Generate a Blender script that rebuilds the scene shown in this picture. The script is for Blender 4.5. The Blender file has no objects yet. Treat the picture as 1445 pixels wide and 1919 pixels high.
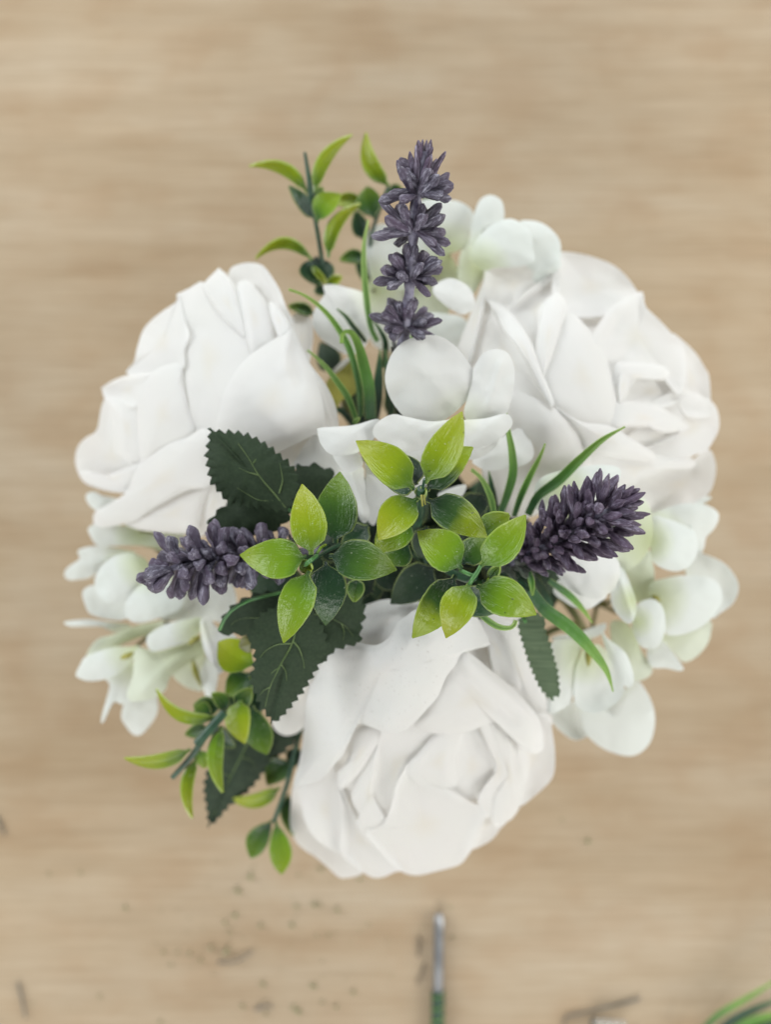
import bpy, math, random
import numpy as np
from mathutils import Vector, Matrix, noise

# ------------------------------------------------------------------ camera, light, exposure
SC = bpy.context.scene
COL = SC.collection
H_CAM = 0.440                                   # camera height above the table, metres
TAN = math.tan(math.radians(25.0))              # half the horizontal field
PW, PH = 1445.0, 1919.0

cam_data = bpy.data.cameras.new("camera")
cam = bpy.data.objects.new("camera", cam_data)
COL.objects.link(cam)
cam.location = (0, 0, H_CAM)
cam.rotation_euler = (0, 0, 0)
cam_data.sensor_width = 36.0
cam_data.lens = 18.0 / (TAN * PH / PW)
cam_data.clip_start = 0.01
cam_data.clip_end = 20.0
cam_data.dof.use_dof = True
cam_data.dof.focus_distance = 0.247
cam_data.dof.aperture_fstop = 4.7
SC.camera = cam

world = bpy.data.worlds.new("World")
SC.world = world
world.use_nodes = True
bg = world.node_tree.nodes["Background"]
bg.inputs[0].default_value = (0.96, 0.99, 1.0, 1)
bg.inputs[1].default_value = 0.15

def area(name, loc, size, power, color):
    l = bpy.data.lights.new(name, 'AREA')
    l.shape = 'RECTANGLE'; l.size, l.size_y = size
    l.energy = power; l.color = color
    o = bpy.data.objects.new(name, l)
    COL.objects.link(o)
    o.location = loc
    o.rotation_euler = (Vector((0, 0, 0.1)) - Vector(loc)).to_track_quat('-Z', 'Y').to_euler()
    return o
area("window_light", (-2.3, 0.9, 1.10), (2.2, 1.5), 73, (0.95, 0.99, 1.0))
area("window_light", (0.6, 2.4, 1.10), (2.4, 1.4), 66, (0.95, 0.99, 1.0))
area("ceiling_light", (2.2, -0.3, 1.25), (1.6, 1.2), 50, (1.0, 0.99, 0.95))
area("ceiling_light", (-0.3, -2.2, 1.30), (1.8, 1.2), 50, (1.0, 0.99, 0.95))
SC.view_settings.view_transform = 'Standard'
SC.view_settings.look = 'None'
SC.view_settings.exposure = 0.0
SC.view_settings.gamma = 1.0
SC.cycles.use_denoising = True
SC.cycles.max_bounces = 20
SC.cycles.transmission_bounces = 12
SC.cycles.diffuse_bounces = 14

# ------------------------------------------------------------------ helpers
def W(x, y, z):
    """photo position (px) at height z (mm) -> world metres"""
    d = H_CAM - z * 0.001
    k = 2 * TAN / PW * d
    return ((x - PW / 2) * k, (PH / 2 - y) * k, z * 0.001)

def Wn(a):
    a = np.asarray(a, float)
    d = H_CAM - a[..., 2] * 0.001
    k = 2 * TAN / PW * d
    return np.stack([(a[..., 0] - PW / 2) * k, (PH / 2 - a[..., 1]) * k, a[..., 2] * 0.001], -1)

def parse(s):
    out = []
    for t in s.split():
        v = [float(q) for q in t.split(',')]
        out.append((v[0], v[1], v[2] if len(v) > 2 else 0.0))
    return np.array(out)

def catmull(pts, n, closed=True, dim=2):
    """resample a polyline through pts with n points, even in arc length"""
    p = np.asarray(pts, float)
    m = len(p)
    res = []
    rng = range(m) if closed else range(m - 1)
    for i in rng:
        if closed:
            a, b, c, d = p[(i - 1) % m], p[i], p[(i + 1) % m], p[(i + 2) % m]
        else:
            a, b, c, d = p[max(i - 1, 0)], p[i], p[i + 1], p[min(i + 2, m - 1)]
        for t in np.linspace(0, 1, 14, endpoint=False):
            res.append(0.5 * ((2 * b) + (c - a) * t + (2 * a - 5 * b + 4 * c - d) * t * t + (3 * b - a - 3 * c + d) * t ** 3))
    res.append(p[0] if closed else p[-1])
    r = np.array(res)
    seg = np.linalg.norm(np.diff(r[:, :dim], axis=0), axis=1) if r.shape[1] > 1 else np.ones(len(r) - 1)
    s = np.concatenate([[0], np.cumsum(seg)])
    q = np.linspace(0, s[-1], n, endpoint=not closed)
    return np.stack([np.interp(q, s, r[:, k]) for k in range(r.shape[1])], 1)

def world_loc(o):
    v = Vector((0, 0, 0))
    while o is not None:
        v += o.location; o = o.parent
    return v

def make(name, verts, faces, mat, parent=None, uv=None, smooth=True, sharp=55):
    off = np.array(world_loc(parent))
    me = bpy.data.meshes.new(name)
    v = np.asarray(verts, float) - off
    me.from_pydata(v.tolist(), [], [list(map(int, f)) for f in faces])
    me.materials.append(mat)
    if uv is not None:
        l = me.uv_layers.new(name="UVMap")
        idx = np.empty(len(me.loops), dtype=np.int32)
        me.loops.foreach_get("vertex_index", idx)
        l.data.foreach_set("uv", np.asarray(uv, np.float32)[idx].ravel())
    if smooth:
        me.polygons.foreach_set("use_smooth", [True] * len(me.polygons))
        if sharp: me.set_sharp_from_angle(angle=math.radians(sharp))
    me.update()
    o = bpy.data.objects.new(name, me)
    COL.objects.link(o)
    if parent is not None: o.parent = parent
    return o

def tag(o, label=None, cat=None, group=None, kind=None):
    if label: o['label'] = label
    if cat: o['category'] = cat
    if group: o['group'] = group
    if kind: o['kind'] = kind
    return o

def thing(name, loc, label, cat, group=None):
    o = bpy.data.objects.new(name, None)
    o.empty_display_size = 0.02
    COL.objects.link(o)
    o.location = loc
    return tag(o, label, cat, group)

def normals(v, faces):
    n = np.zeros_like(v)
    f = np.asarray(faces)
    fn = np.cross(v[f[:, 2]] - v[f[:, 0]], v[f[:, -1]] - v[f[:, 1 if f.shape[1] == 4 else 0]])
    for k in range(f.shape[1]):
        np.add.at(n, f[:, k], fn)
    l = np.linalg.norm(n, axis=1, keepdims=True); l[l == 0] = 1
    return n / l

class Sheet:
    """a thin closed sheet (petal or leaf blade): outline in photo px, height in mm, its own curvature"""
    def __init__(s, outline, z, base=None, bulge=0.0, tilt=(0, 0), curl=0.0, crease=(), ripple=0.5, rp=2.0, n=64, rings=11,
                 c=None, teeth=None, seed=0, root=None):
        p = parse(outline) if isinstance(outline, str) else np.asarray(outline, float)
        s.o = catmull(p, n)
        area2 = np.sum(s.o[:, 0] * np.roll(s.o[:, 1], -1) - np.roll(s.o[:, 0], -1) * s.o[:, 1])
        if area2 > 0: s.o = s.o[::-1].copy()
        s.c = np.array(c, float) if c is not None else s.o[:, :2].mean(0)
        s.n, s.rings, s.base, s.z, s.bulge, s.tilt, s.curl, s.crease, s.ripple, s.rp = n, rings, base, z, bulge, tilt, curl, crease, ripple, rp
        s.seed = seed; s.tooth = 0.0
        if teeth:
            num, amp = teeth
            d = np.roll(s.o, -1, 0) - np.roll(s.o, 1, 0)
            nn = np.stack([-d[:, 1], d[:, 0]], 1); nn /= np.linalg.norm(nn, axis=1, keepdims=True) + 1e-9
            out = s.o[:, :2] - s.c
            nn *= np.sign(np.sum(nn * out, 1))[:, None]
            ph = (np.arange(n) / n * num) % 1.0
            saw = np.where(ph < 0.7, ph / 0.7, (1 - ph) / 0.3)
            wob = np.array([noise.noise(Vector((i * 0.06, seed, 1))) for i in range(n)])
            s.tooth = nn * ((saw - 0.5) * amp * (1 + 0.5 * wob))[:, None]
        s.root = np.array(root, float) if root is not None else None
        s.rad = np.linalg.norm(s.o[:, :2] - s.c, axis=1)
        s.ang = np.arctan2(s.o[:, 1] - s.c[1], s.o[:, 0] - s.c[0])
    def zf(s, x, y, r, res):
        z = s.z + res * r ** s.rp + s.bulge * (1 - r * r)
        if s.base: z = z + s.base(x, y)
        z = z + ((x - s.c[0]) * s.tilt[0] + (y - s.c[1]) * s.tilt[1]) / 100.0
        if s.curl: z = z + s.curl * np.clip((r - 0.72) / 0.28, 0, 1) ** 2
        for (x1, y1), (x2, y2), dep, wid in s.crease:
            dx, dy = x2 - x1, y2 - y1
            t = np.clip(((x - x1) * dx + (y - y1) * dy) / (dx * dx + dy * dy), 0, 1)
            d2 = (x - x1 - t * dx) ** 2 + (y - y1 - t * dy) ** 2
            z = z + dep * np.exp(-d2 / wid ** 2)
        return z
    def at(s, x, y):
        a = math.atan2(y - s.c[1], x - s.c[0])
        i = int(np.argmin(np.abs(np.angle(np.exp(1j * (s.ang - a))))))
        r = min(1.0, math.hypot(x - s.c[0], y - s.c[1]) / max(s.rad[i], 1e-6))
        return float(s.zf(np.array(x), np.array(y), r, s.o[i, 2]))
    def mesh(s, name, mat, parent, thick=0.35):
        n, R = s.n, s.rings
        rr = np.concatenate([[0.0], np.linspace(0, 1, R + 1)[1:] ** 0.85])
        px = [np.array([[s.c[0], s.c[1]]])]; rl = [np.zeros(1)]; resl = [np.zeros(1)]
        for r in rr[1:]:
            px.append(s.c + (s.o[:, :2] - s.c) * r + s.tooth * r ** 9); rl.append(np.full(n, r)); resl.append(s.o[:, 2])
        px = np.concatenate(px); rl = np.concatenate(rl); resl = np.concatenate(resl)
        z = s.zf(px[:, 0], px[:, 1], rl, resl)
        if s.ripple:
            sd = s.seed * 3.17
            z = z + np.array([s.ripple * (noise.noise(Vector((a / 46, b / 46, sd))) + 0.45 * noise.noise(Vector((a / 19, b / 19, sd + 9))))
                              * (0.35 + 0.65 * r) for a, b, r in zip(px[:, 0], px[:, 1], rl)])
        top = Wn(np.stack([px[:, 0], px[:, 1], z], 1))
        f = []
        for j in range(n): f.append((0, 1 + j, 1 + (j + 1) % n, 1 + (j + 1) % n))
        for k in range(R - 1):
            a = 1 + k * n; b = a + n
            for j in range(n):
                j2 = (j + 1) % n
                f.append((a + j, b + j, b + j2, a + j2))
        nr = normals(top, f)
        if nr[:, 2].mean() < 0:
            f = [t[::-1] for t in f]; nr = -nr; flip = True
        else: flip = False
        N = len(top)
        bot = top - nr * thick * 0.001
        faces = [tuple(dict.fromkeys(t)) for t in f] + [tuple(dict.fromkeys(t[::-1])) [:] for t in [tuple(q + N for q in t) for t in f]]
        a = 1 + (R - 1) * n
        for j in range(n):
            j2 = (j + 1) % n
            q = (a + j, a + N + j, a + N + j2, a + j2)
            faces.append(q[::-1] if flip else q)
        if s.root is not None:
            d = np.linalg.norm(px - s.root, axis=1); u = d / d.max()
        else: u = rl
        uv = np.stack([u, rl], 1); uv = np.concatenate([uv, uv])
        return make(name, np.concatenate([top, bot]), faces, mat, parent, uv)

def grid(name, V, mat, parent, thick=0.5, uvs=None):
    """two-sided strip from a grid of points (nu, nv, 3) in px,px,mm"""
    V = np.asarray(V, float); nu, nv = V.shape[:2]
    top = Wn(V.reshape(-1, 3))
    f = [(i * nv + j, (i + 1) * nv + j, (i + 1) * nv + j + 1, i * nv + j + 1) for i in range(nu - 1) for j in range(nv - 1)]
    nr = normals(top, f)
    if nr[:, 2].mean() < 0: f = [t[::-1] for t in f]; nr = -nr; flip = True
    else: flip = False
    N = len(top); bot = top - nr * thick * 0.001
    faces = list(f) + [tuple(q + N for q in t[::-1]) for t in f]
    ring = [j for j in range(nv)] + [i * nv + nv - 1 for i in range(1, nu)] + [(nu - 1) * nv + j for j in range(nv - 2, -1, -1)] + [i * nv for i in range(nu - 2, 0, -1)]
    for k in range(len(ring)):
        a, b = ring[k], ring[(k + 1) % len(ring)]
        q = (a, b, b + N, a + N)
        faces.append(q[::-1] if flip else q)
    if uvs is None:
        uvs = np.stack(np.meshgrid(np.linspace(0, 1, nu), np.linspace(0, 1, nv), indexing='ij'), -1).reshape(-1, 2)
    return make(name, np.concatenate([top, bot]), faces, mat, parent, np.concatenate([uvs, uvs]))

def leaf(name, parent, mat, b, t, w, bend=0.0, arch=0.0, cup=1.2, twist=0.0, blunt=0.8, nu=18, nv=9, ribs=0.35, thick=0.7, spike=True):
    """moulded plastic leaf from base b to tip t, both (px, px, mm); w = full width in px"""
    b = np.array(b, float); t = np.array(t, float)
    d = t[:2] - b[:2]; L = np.linalg.norm(d) + 1e-6; d /= L
    perp = np.array([-d[1], d[0]])
    V = np.zeros((nu, nv, 3))
    for i in range(nu):
        u = i / (nu - 1)
        prof = math.sin(math.pi * min(1, u ** blunt)) ** 0.8
        if u < 0.16: prof = max(0.10, prof * (u / 0.16) ** 1.3)
        if u > 0.93 and spike: prof = max(prof * (1 - (u - 0.93) / 0.07) ** 0.6, 0.03)
        c = b[:2] + (t[:2] - b[:2]) * u + perp * bend * 4 * u * (1 - u)
        z = b[2] + (t[2] - b[2]) * u + arch * 4 * u * (1 - u)
        tw = twist * (0.3 + 0.7 * u)
        for j in range(nv):
            s = -1 + 2 * j / (nv - 1)
            jag = 1 + 0.035 * noise.noise(Vector((u * 26, s * 1.3, L)))
            o = s * w * 0.5 * prof * jag
            zz = z + cup * s * s * prof - ribs * math.exp(-(s / 0.16) ** 2) * prof + tw * s * prof
            V[i, j] = (c[0] + perp[0] * o, c[1] + perp[1] * o, zz)
    return grid(name, V, mat, parent, thick)

def blade(name, parent, mat, path, z0, z1, w, arch=0.0, nu=26, nv=5, fold=0.6, thick=0.45, wtip=0.08, wbase=0.7):
    """grass blade along a path in px, from height z0 at its base to z1 at its tip"""
    p = catmull(parse(path)[:, :2], nu, closed=False)
    V = np.zeros((nu, nv, 3))
    for i in range(nu):
        u = i / (nu - 1)
        a = p[max(i - 1, 0)]; c = p[min(i + 1, nu - 1)]
        d = (c - a) / (np.linalg.norm(c - a) + 1e-9); q = np.array([-d[1], d[0]])
        prof = wbase + (1 - wbase) * min(1, u / 0.3) if u < 0.3 else max(wtip, (1 - ((u - 0.3) / 0.7) ** 2.0))
        z = z0 + (z1 - z0) * u + arch * 4 * u * (1 - u)
        for j in range(nv):
            s = -1 + 2 * j / (nv - 1)
            V[i, j, :2] = p[i] + q * s * w * 0.5 * prof
            V[i, j, 2] = z - fold * (1 - abs(s)) * prof
    return grid(name, V, mat, parent, thick)

def tube_w(name, pts, radii, mat, parent, seg=10, caps=True, smooth=True):
    """tube through world points (m) with radii (m)"""
    p = np.asarray(pts, float); n = len(p)
    v = []; f = []
    ref = np.array([0.31, 0.52, 0.79])
    for i in range(n):
        d = p[min(i + 1, n - 1)] - p[max(i - 1, 0)]; d /= np.linalg.norm(d) + 1e-12
        a = np.cross(d, ref); a /= np.linalg.norm(a) + 1e-12; b = np.cross(d, a)
        r = radii[i] if hasattr(radii, '__len__') else radii
        for k in range(seg):
            t = 2 * math.pi * k / seg
            v.append(p[i] + r * (math.cos(t) * a + math.sin(t) * b))
    for i in range(n - 1):
        for k in range(seg):
            k2 = (k + 1) % seg
            f.append((i * seg + k, i * seg + k2, (i + 1) * seg + k2, (i + 1) * seg + k))
    if caps:
        f.append(tuple(range(seg))[::-1]); f.append(tuple((n - 1) * seg + k for k in range(seg)))
    uv = np.array([[i / (n - 1), k / seg] for i in range(n) for k in range(seg)])
    return make(name, v, f, mat, parent, uv, smooth)

def tube(name, path, w, mat, parent, n=20, seg=10, taper=1.0):
    """tube through photo points 'x,y,z ...' ; w = width in px"""
    q = parse(path); p = catmull(q, n, closed=False, dim=3)
    k = 2 * TAN / PW
    r = [w * 0.5 * k * (H_CAM - p[i, 2] * .001) * (1 + (taper - 1) * i / (n - 1)) for i in range(n)]
    return tube_w(name, Wn(p), r, mat, parent, seg)

# ------------------------------------------------------------------ materials
def mat_new(name):
    m = bpy.data.materials.new(name); m.use_nodes = True
    nt = m.node_tree
    for n in list(nt.nodes): nt.nodes.remove(n)
    out = nt.nodes.new('ShaderNodeOutputMaterial')
    return m, nt, out
def N(nt, typ, **kw):
    n = nt.nodes.new(typ)
    for k, v in kw.items():
        if k.startswith('i_'):
            key = k[2:].replace('_', ' ')
            n.inputs[key].default_value = v
        else: setattr(n, k, v)
    return n
def ramp(nt, stops, interp='LINEAR'):
    r = nt.nodes.new('ShaderNodeValToRGB'); r.color_ramp.interpolation = interp
    e = r.color_ramp.elements
    while len(e) < len(stops): e.new(0.5)
    for k, (p, c) in enumerate(stops):
        e[k].position = p; e[k].color = (*c, 1)
    return r
def mixc(nt, fac, a, b, typ='MIX'):
    m = nt.nodes.new('ShaderNodeMix'); m.data_type = 'RGBA'; m.blend_type = typ
    for sock, v in ((m.inputs[0], fac), (m.inputs[6], a), (m.inputs[7], b)):
        if hasattr(v, 'links') or isinstance(v, bpy.types.NodeSocket): nt.links.new(v, sock)
        elif isinstance(v, tuple): sock.default_value = (*v, 1) if len(v) == 3 else v
        else: sock.default_value = v
    return m.outputs[2]

def petal_mat(name, tip, root, stops=(0.0, 0.45), trans=0.3, weave=0.12, spots=0.0):
    m, nt, out = mat_new(name); L = nt.links.new
    uv = N(nt, 'ShaderNodeUVMap'); sep = N(nt, 'ShaderNodeSeparateXYZ'); L(uv.outputs[0], sep.inputs[0])
    r = ramp(nt, [(stops[0], root), (stops[1], tip)]); L(sep.outputs[0], r.inputs[0])
    tc = N(nt, 'ShaderNodeTexCoord')
    nz = N(nt, 'ShaderNodeTexNoise', i_Scale=55.0, i_Detail=3.0); L(tc.outputs['Object'], nz.inputs['Vector'])
    c = mixc(nt, 0.05, r.outputs[0], nz.outputs[1], 'OVERLAY')
    if spots:
        sp = N(nt, 'ShaderNodeTexNoise', i_Scale=900.0, i_Detail=1.0); L(tc.outputs['Object'], sp.inputs['Vector'])
        rr = ramp(nt, [(0.70, (0, 0, 0)), (0.74, (1, 1, 1))]); L(sp.outputs[0], rr.inputs[0])
        mul = N(nt, 'ShaderNodeMath', operation='MULTIPLY'); mul.inputs[1].default_value = spots; L(rr.outputs[0], mul.inputs[0])
        c = mixc(nt, mul.outputs[0], c, (0.35, 0.31, 0.27))
    p = N(nt, 'ShaderNodeBsdfPrincipled', i_Roughness=0.72); L(c, p.inputs['Base Color'])
    p.inputs['Specular IOR Level'].default_value = 0.25
    p.inputs['Sheen Weight'].default_value = 0.15
    # thread of the fabric
    wv = N(nt, 'ShaderNodeTexWave', i_Scale=900.0, i_Distortion=0.6); L(tc.outputs['Object'], wv.inputs['Vector'])
    wv2 = N(nt, 'ShaderNodeTexWave', i_Scale=900.0, i_Distortion=0.6, bands_direction='Y'); L(tc.outputs['Object'], wv2.inputs['Vector'])
    ad = N(nt, 'ShaderNodeMath', operation='ADD'); L(wv.outputs[1], ad.inputs[0]); L(wv2.outputs[1], ad.inputs[1])
    n2 = N(nt, 'ShaderNodeTexNoise', i_Scale=260.0, i_Detail=4.0); L(tc.outputs['Object'], n2.inputs['Vector'])
    ad2 = N(nt, 'ShaderNodeMath', operation='ADD'); L(ad.outputs[0], ad2.inputs[0]); L(n2.outputs[0], ad2.inputs[1])
    bp = N(nt, 'ShaderNodeBump', i_Strength=weave, i_Distance=0.0003); L(ad2.outputs[0], bp.inputs['Height']); L(bp.outputs[0], p.inputs['Normal'])
    t = N(nt, 'ShaderNodeBsdfTranslucent'); L(c, t.inputs[0])
    mx = N(nt, 'ShaderNodeMixShader'); mx.inputs[0].default_value = trans
    L(p.outputs[0], mx.inputs[1]); L(t.outputs[0], mx.inputs[2]); L(mx.outputs[0], out.inputs[0])
    return m

def plastic_leaf(name, base, mid, tip, p0=0.15, p1=0.5, p2=0.9, rough=0.24, bump=1.0, trans=0.10):
    m, nt, out = mat_new(name); L = nt.links.new
    uv = N(nt, 'ShaderNodeUVMap'); sep = N(nt, 'ShaderNodeSeparateXYZ'); L(uv.outputs[0], sep.inputs[0])
    tc = N(nt, 'ShaderNodeTexCoord')
    oi = N(nt, 'ShaderNodeObjectInfo')
    nz = N(nt, 'ShaderNodeTexNoise', i_Scale=95.0, i_Detail=3.0, noise_dimensions='4D'); L(tc.outputs['Object'], nz.inputs['Vector']); L(oi.outputs['Random'], nz.inputs['W'])
    a = N(nt, 'ShaderNodeMath', operation='MULTIPLY_ADD'); L(nz.outputs[0], a.inputs[0]); a.inputs[1].default_value = 0.55; a.inputs[2].default_value = -0.275
    b = N(nt, 'ShaderNodeMath', operation='ADD'); L(sep.outputs[0], b.inputs[0]); L(a.outputs[0], b.inputs[1])
    r = ramp(nt, [(p0, base), (p1, mid), (p2, tip)]); L(b.outputs[0], r.inputs[0])
    # pale edge of the moulding and specks of dust
    ab = N(nt, 'ShaderNodeMath', operation='MULTIPLY_ADD'); L(sep.outputs[1], ab.inputs[0]); ab.inputs[1].default_value = 2.0; ab.inputs[2].default_value = -1.0
    ab2 = N(nt, 'ShaderNodeMath', operation='ABSOLUTE'); L(ab.outputs[0], ab2.inputs[0])
    er = ramp(nt, [(0.93, (0, 0, 0)), (1.0, (0.35, 0.35, 0.35))]); L(ab2.outputs[0], er.inputs[0])
    c = mixc(nt, er.outputs[0], r.outputs[0], (0.42, 0.52, 0.16))
    sp = N(nt, 'ShaderNodeTexNoise', i_Scale=1500.0, i_Detail=0.0); L(tc.outputs['Object'], sp.inputs['Vector'])
    sr = ramp(nt, [(0.80, (0, 0, 0)), (0.86, (0.35, 0.35, 0.35))]); L(sp.outputs[0], sr.inputs[0])
    c = mixc(nt, sr.outputs[0], c, (0.5, 0.55, 0.42))
    sp2 = N(nt, 'ShaderNodeTexNoise', i_Scale=820.0, i_Detail=0.0); L(tc.outputs['Object'], sp2.inputs['Vector'])
    sr2 = ramp(nt, [(0.84, (0, 0, 0)), (0.87, (0.6, 0.6, 0.6))]); L(sp2.outputs[0], sr2.inputs[0])
    c = mixc(nt, sr2.outputs[0], c, (0.03, 0.05, 0.02))
    p = N(nt, 'ShaderNodeBsdfPrincipled', i_Roughness=rough); L(c, p.inputs['Base Color'])
    p.inputs['Specular IOR Level'].default_value = 0.38
    mu = N(nt, 'ShaderNodeMapping'); mu.inputs['Scale'].default_value = (3.5, 26.0, 1.0); L(uv.outputs[0], mu.inputs['Vector'])
    n3 = N(nt, 'ShaderNodeTexNoise', i_Scale=1.0, i_Detail=2.0, noise_dimensions='4D'); L(mu.outputs[0], n3.inputs['Vector']); L(oi.outputs['Random'], n3.inputs['W'])
    n1 = N(nt, 'ShaderNodeTexNoise', i_Scale=420.0, i_Detail=5.0); L(tc.outputs['Object'], n1.inputs['Vector'])
    n2 = N(nt, 'ShaderNodeMath', operation='MULTIPLY_ADD'); L(n3.outputs[0], n2.inputs[0]); n2.inputs[1].default_value = 0.45; L(n1.outputs[0], n2.inputs[2])
    bp = N(nt, 'ShaderNodeBump', i_Strength=bump, i_Distance=0.0004); L(n2.outputs[0], bp.inputs['Height']); L(bp.outputs[0], p.inputs['Normal'])
    t = N(nt, 'ShaderNodeBsdfTranslucent'); L(c, t.inputs[0])
    mx = N(nt, 'ShaderNodeMixShader'); mx.inputs[0].default_value = trans
    L(p.outputs[0], mx.inputs[1]); L(t.outputs[0], mx.inputs[2]); L(mx.outputs[0], out.inputs[0])
    return m

def noisy(name, c1, c2, scale=200.0, rough=0.5, bump=0.3, dist=0.0003, metal=0.0, lo=0.35, hi=0.65, detail=4.0, stretch=None, spec=0.5):
    m, nt, out = mat_new(name); L = nt.links.new
    tc = N(nt, 'ShaderNodeTexCoord'); src = tc.outputs['Object']
    if stretch:
        mp = N(nt, 'ShaderNodeMapping'); mp.inputs['Scale'].default_value = stretch; L(src, mp.inputs['Vector']); src = mp.outputs[0]
    nz = N(nt, 'ShaderNodeTexNoise', i_Scale=scale, i_Detail=detail); L(src, nz.inputs['Vector'])
    r = ramp(nt, [(lo, c1), (hi, c2)]); L(nz.outputs[0], r.inputs[0])
    p = N(nt, 'ShaderNodeBsdfPrincipled', i_Roughness=rough, i_Metallic=metal); L(r.outputs[0], p.inputs['Base Color'])
    p.inputs['Specular IOR Level'].default_value = spec
    bp = N(nt, 'ShaderNodeBump', i_Strength=bump, i_Distance=dist); L(nz.outputs[0], bp.inputs['Height']); L(bp.outputs[0], p.inputs['Normal'])
    L(p.outputs[0], out.inputs[0])
    return m

def bud_mat(name, dark, mid, pale):
    m, nt, out = mat_new(name); L = nt.links.new
    tc = N(nt, 'ShaderNodeTexCoord'); oi = N(nt, 'ShaderNodeObjectInfo')
    mp = N(nt, 'ShaderNodeMapping'); mp.inputs['Scale'].default_value = (2.4, 2.4, 1.7); L(tc.outputs['Object'], mp.inputs['Vector'])
    nz = N(nt, 'ShaderNodeTexNoise', i_Scale=1.6, i_Detail=6.0, i_Roughness=0.7, noise_dimensions='4D'); L(mp.outputs[0], nz.inputs['Vector'])
    w = N(nt, 'ShaderNodeMath', operation='MULTIPLY'); L(oi.outputs['Random'], w.inputs[0]); w.inputs[1].default_value = 40; L(w.outputs[0], nz.inputs['W'])
    r = ramp(nt, [(0.34, dark), (0.50, mid), (0.66, pale)]); L(nz.outputs[0], r.inputs[0])
    hs = N(nt, 'ShaderNodeMath', operation='MULTIPLY_ADD'); L(oi.outputs['Random'], hs.inputs[0]); hs.inputs[1].default_value = 0.5; hs.inputs[2].default_value = 0.0
    c = mixc(nt, hs.outputs[0], r.outputs[0], (0.11, 0.065, 0.125), 'MIX')
    p = N(nt, 'ShaderNodeBsdfPrincipled', i_Roughness=0.42); L(c, p.inputs['Base Color'])
    p.inputs['Specular IOR Level'].default_value = 0.5
    n2 = N(nt, 'ShaderNodeTexNoise', i_Scale=2.6, i_Detail=6.0, i_Roughness=0.75); L(mp.outputs[0], n2.inputs['Vector'])
    bp = N(nt, 'ShaderNodeBump', i_Strength=0.9, i_Distance=0.0012); L(n2.outputs[0], bp.inputs['Height']); L(bp.outputs[0], p.inputs['Normal'])
    L(p.outputs[0], out.inputs[0])
    return m

M_ROSE = petal_mat("rose_fabric", (0.895, 0.893, 0.885), (0.88, 0.865, 0.83), (0.0, 0.35), trans=0.56, weave=0.10)
M_ROSE_D = petal_mat("rose_fabric_speckled", (0.80, 0.80, 0.785), (0.80, 0.785, 0.76), (0.0, 0.3), trans=0.22, weave=0.35, spots=0.25)
M_HYD = petal_mat("hydrangea_fabric", (0.87, 0.90, 0.885), (0.72, 0.78, 0.54), (0.0, 0.55), trans=0.48, weave=0.06)
M_HYD_N = petal_mat("hydrangea_fabric_near", (0.80, 0.805, 0.785), (0.78, 0.80, 0.68), (0.0, 0.4), trans=0.25, weave=0.18)
M_HYD_G = petal_mat("hydrangea_fabric_green", (0.82, 0.86, 0.77), (0.62, 0.67, 0.42), (0.0, 0.8), trans=0.45, weave=0.06)
M_BOX = plastic_leaf("boxwood_bright", (0.024, 0.080, 0.018), (0.132, 0.248, 0.012), (0.215, 0.305, 0.018), 0.0, 0.36, 0.9)
M_BOX_Y = plastic_leaf("boxwood_yellow", (0.040, 0.115, 0.016), (0.205, 0.288, 0.010), (0.300, 0.345, 0.020), 0.0, 0.38, 0.9)
M_BOX_M = plastic_leaf("boxwood_green", (0.016, 0.050, 0.020), (0.054, 0.122, 0.018), (0.140, 0.228, 0.018), 0.1, 0.55, 1.0)
M_BOX_D = plastic_leaf("boxwood_blue_green", (0.014, 0.038, 0.021), (0.025, 0.062, 0.027), (0.062, 0.120, 0.042), 0.1, 0.6, 1.0)
M_BOX_T = plastic_leaf("boxwood_dipped", (0.016, 0.044, 0.020), (0.038, 0.086, 0.020), (0.225, 0.305, 0.014), 0.1, 0.42, 0.66)
M_DARK = plastic_leaf("boxwood_dark_shaded", (0.008, 0.020, 0.011), (0.013, 0.034, 0.015), (0.024, 0.050, 0.020), rough=0.5)  # near-black green: shade between the leaves put into the colour
M_STEM = noisy("green_plastic_stem", (0.03, 0.10, 0.035), (0.07, 0.20, 0.05), 130, 0.42, 0.3)
M_STEM_D = noisy("dark_plastic_stem", (0.012, 0.045, 0.025), (0.03, 0.085, 0.045), 150, 0.4, 0.4)
M_OLIVE = noisy("olive_plastic", (0.19, 0.19, 0.03), (0.30, 0.28, 0.05), 90, 0.5, 0.3)
M_STEM_O = noisy("olive_stem", (0.06, 0.07, 0.012), (0.13, 0.13, 0.03), 90, 0.5, 0.3)
M_GRASS = plastic_leaf("grass_blade", (0.03, 0.10, 0.03), (0.10, 0.26, 0.04), (0.26, 0.42, 0.08), 0.1, 0.45, 0.95, rough=0.4, bump=0.6)
M_GRASS_D = plastic_leaf("grass_blade_dark", (0.008, 0.03, 0.015), (0.015, 0.06, 0.03), (0.05, 0.14, 0.06), 0.2, 0.6, 1.0, rough=0.4, bump=0.6)
M_GRASS_P = plastic_leaf("grass_blade_pale", (0.09, 0.20, 0.05), (0.20, 0.36, 0.09), (0.32, 0.47, 0.14), 0.1, 0.5, 0.95, rough=0.4)
M_LEAF = noisy("rose_leaf_cloth", (0.016, 0.031, 0.014), (0.025, 0.044, 0.020), 1100, 0.72, 0.25, 0.0002, spec=0.3)
M_LEAF_L = noisy("rose_leaf_cloth_back", (0.072, 0.110, 0.060), (0.110, 0.155, 0.088), 60, 0.75, 0.8, 0.0004, stretch=(1, 14, 1), spec=0.3)
M_LEAF_B = noisy("rose_leaf_cloth_low", (0.018, 0.032, 0.018), (0.030, 0.048, 0.026), 500, 0.75, 0.25, 0.0002, spec=0.3)
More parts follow.
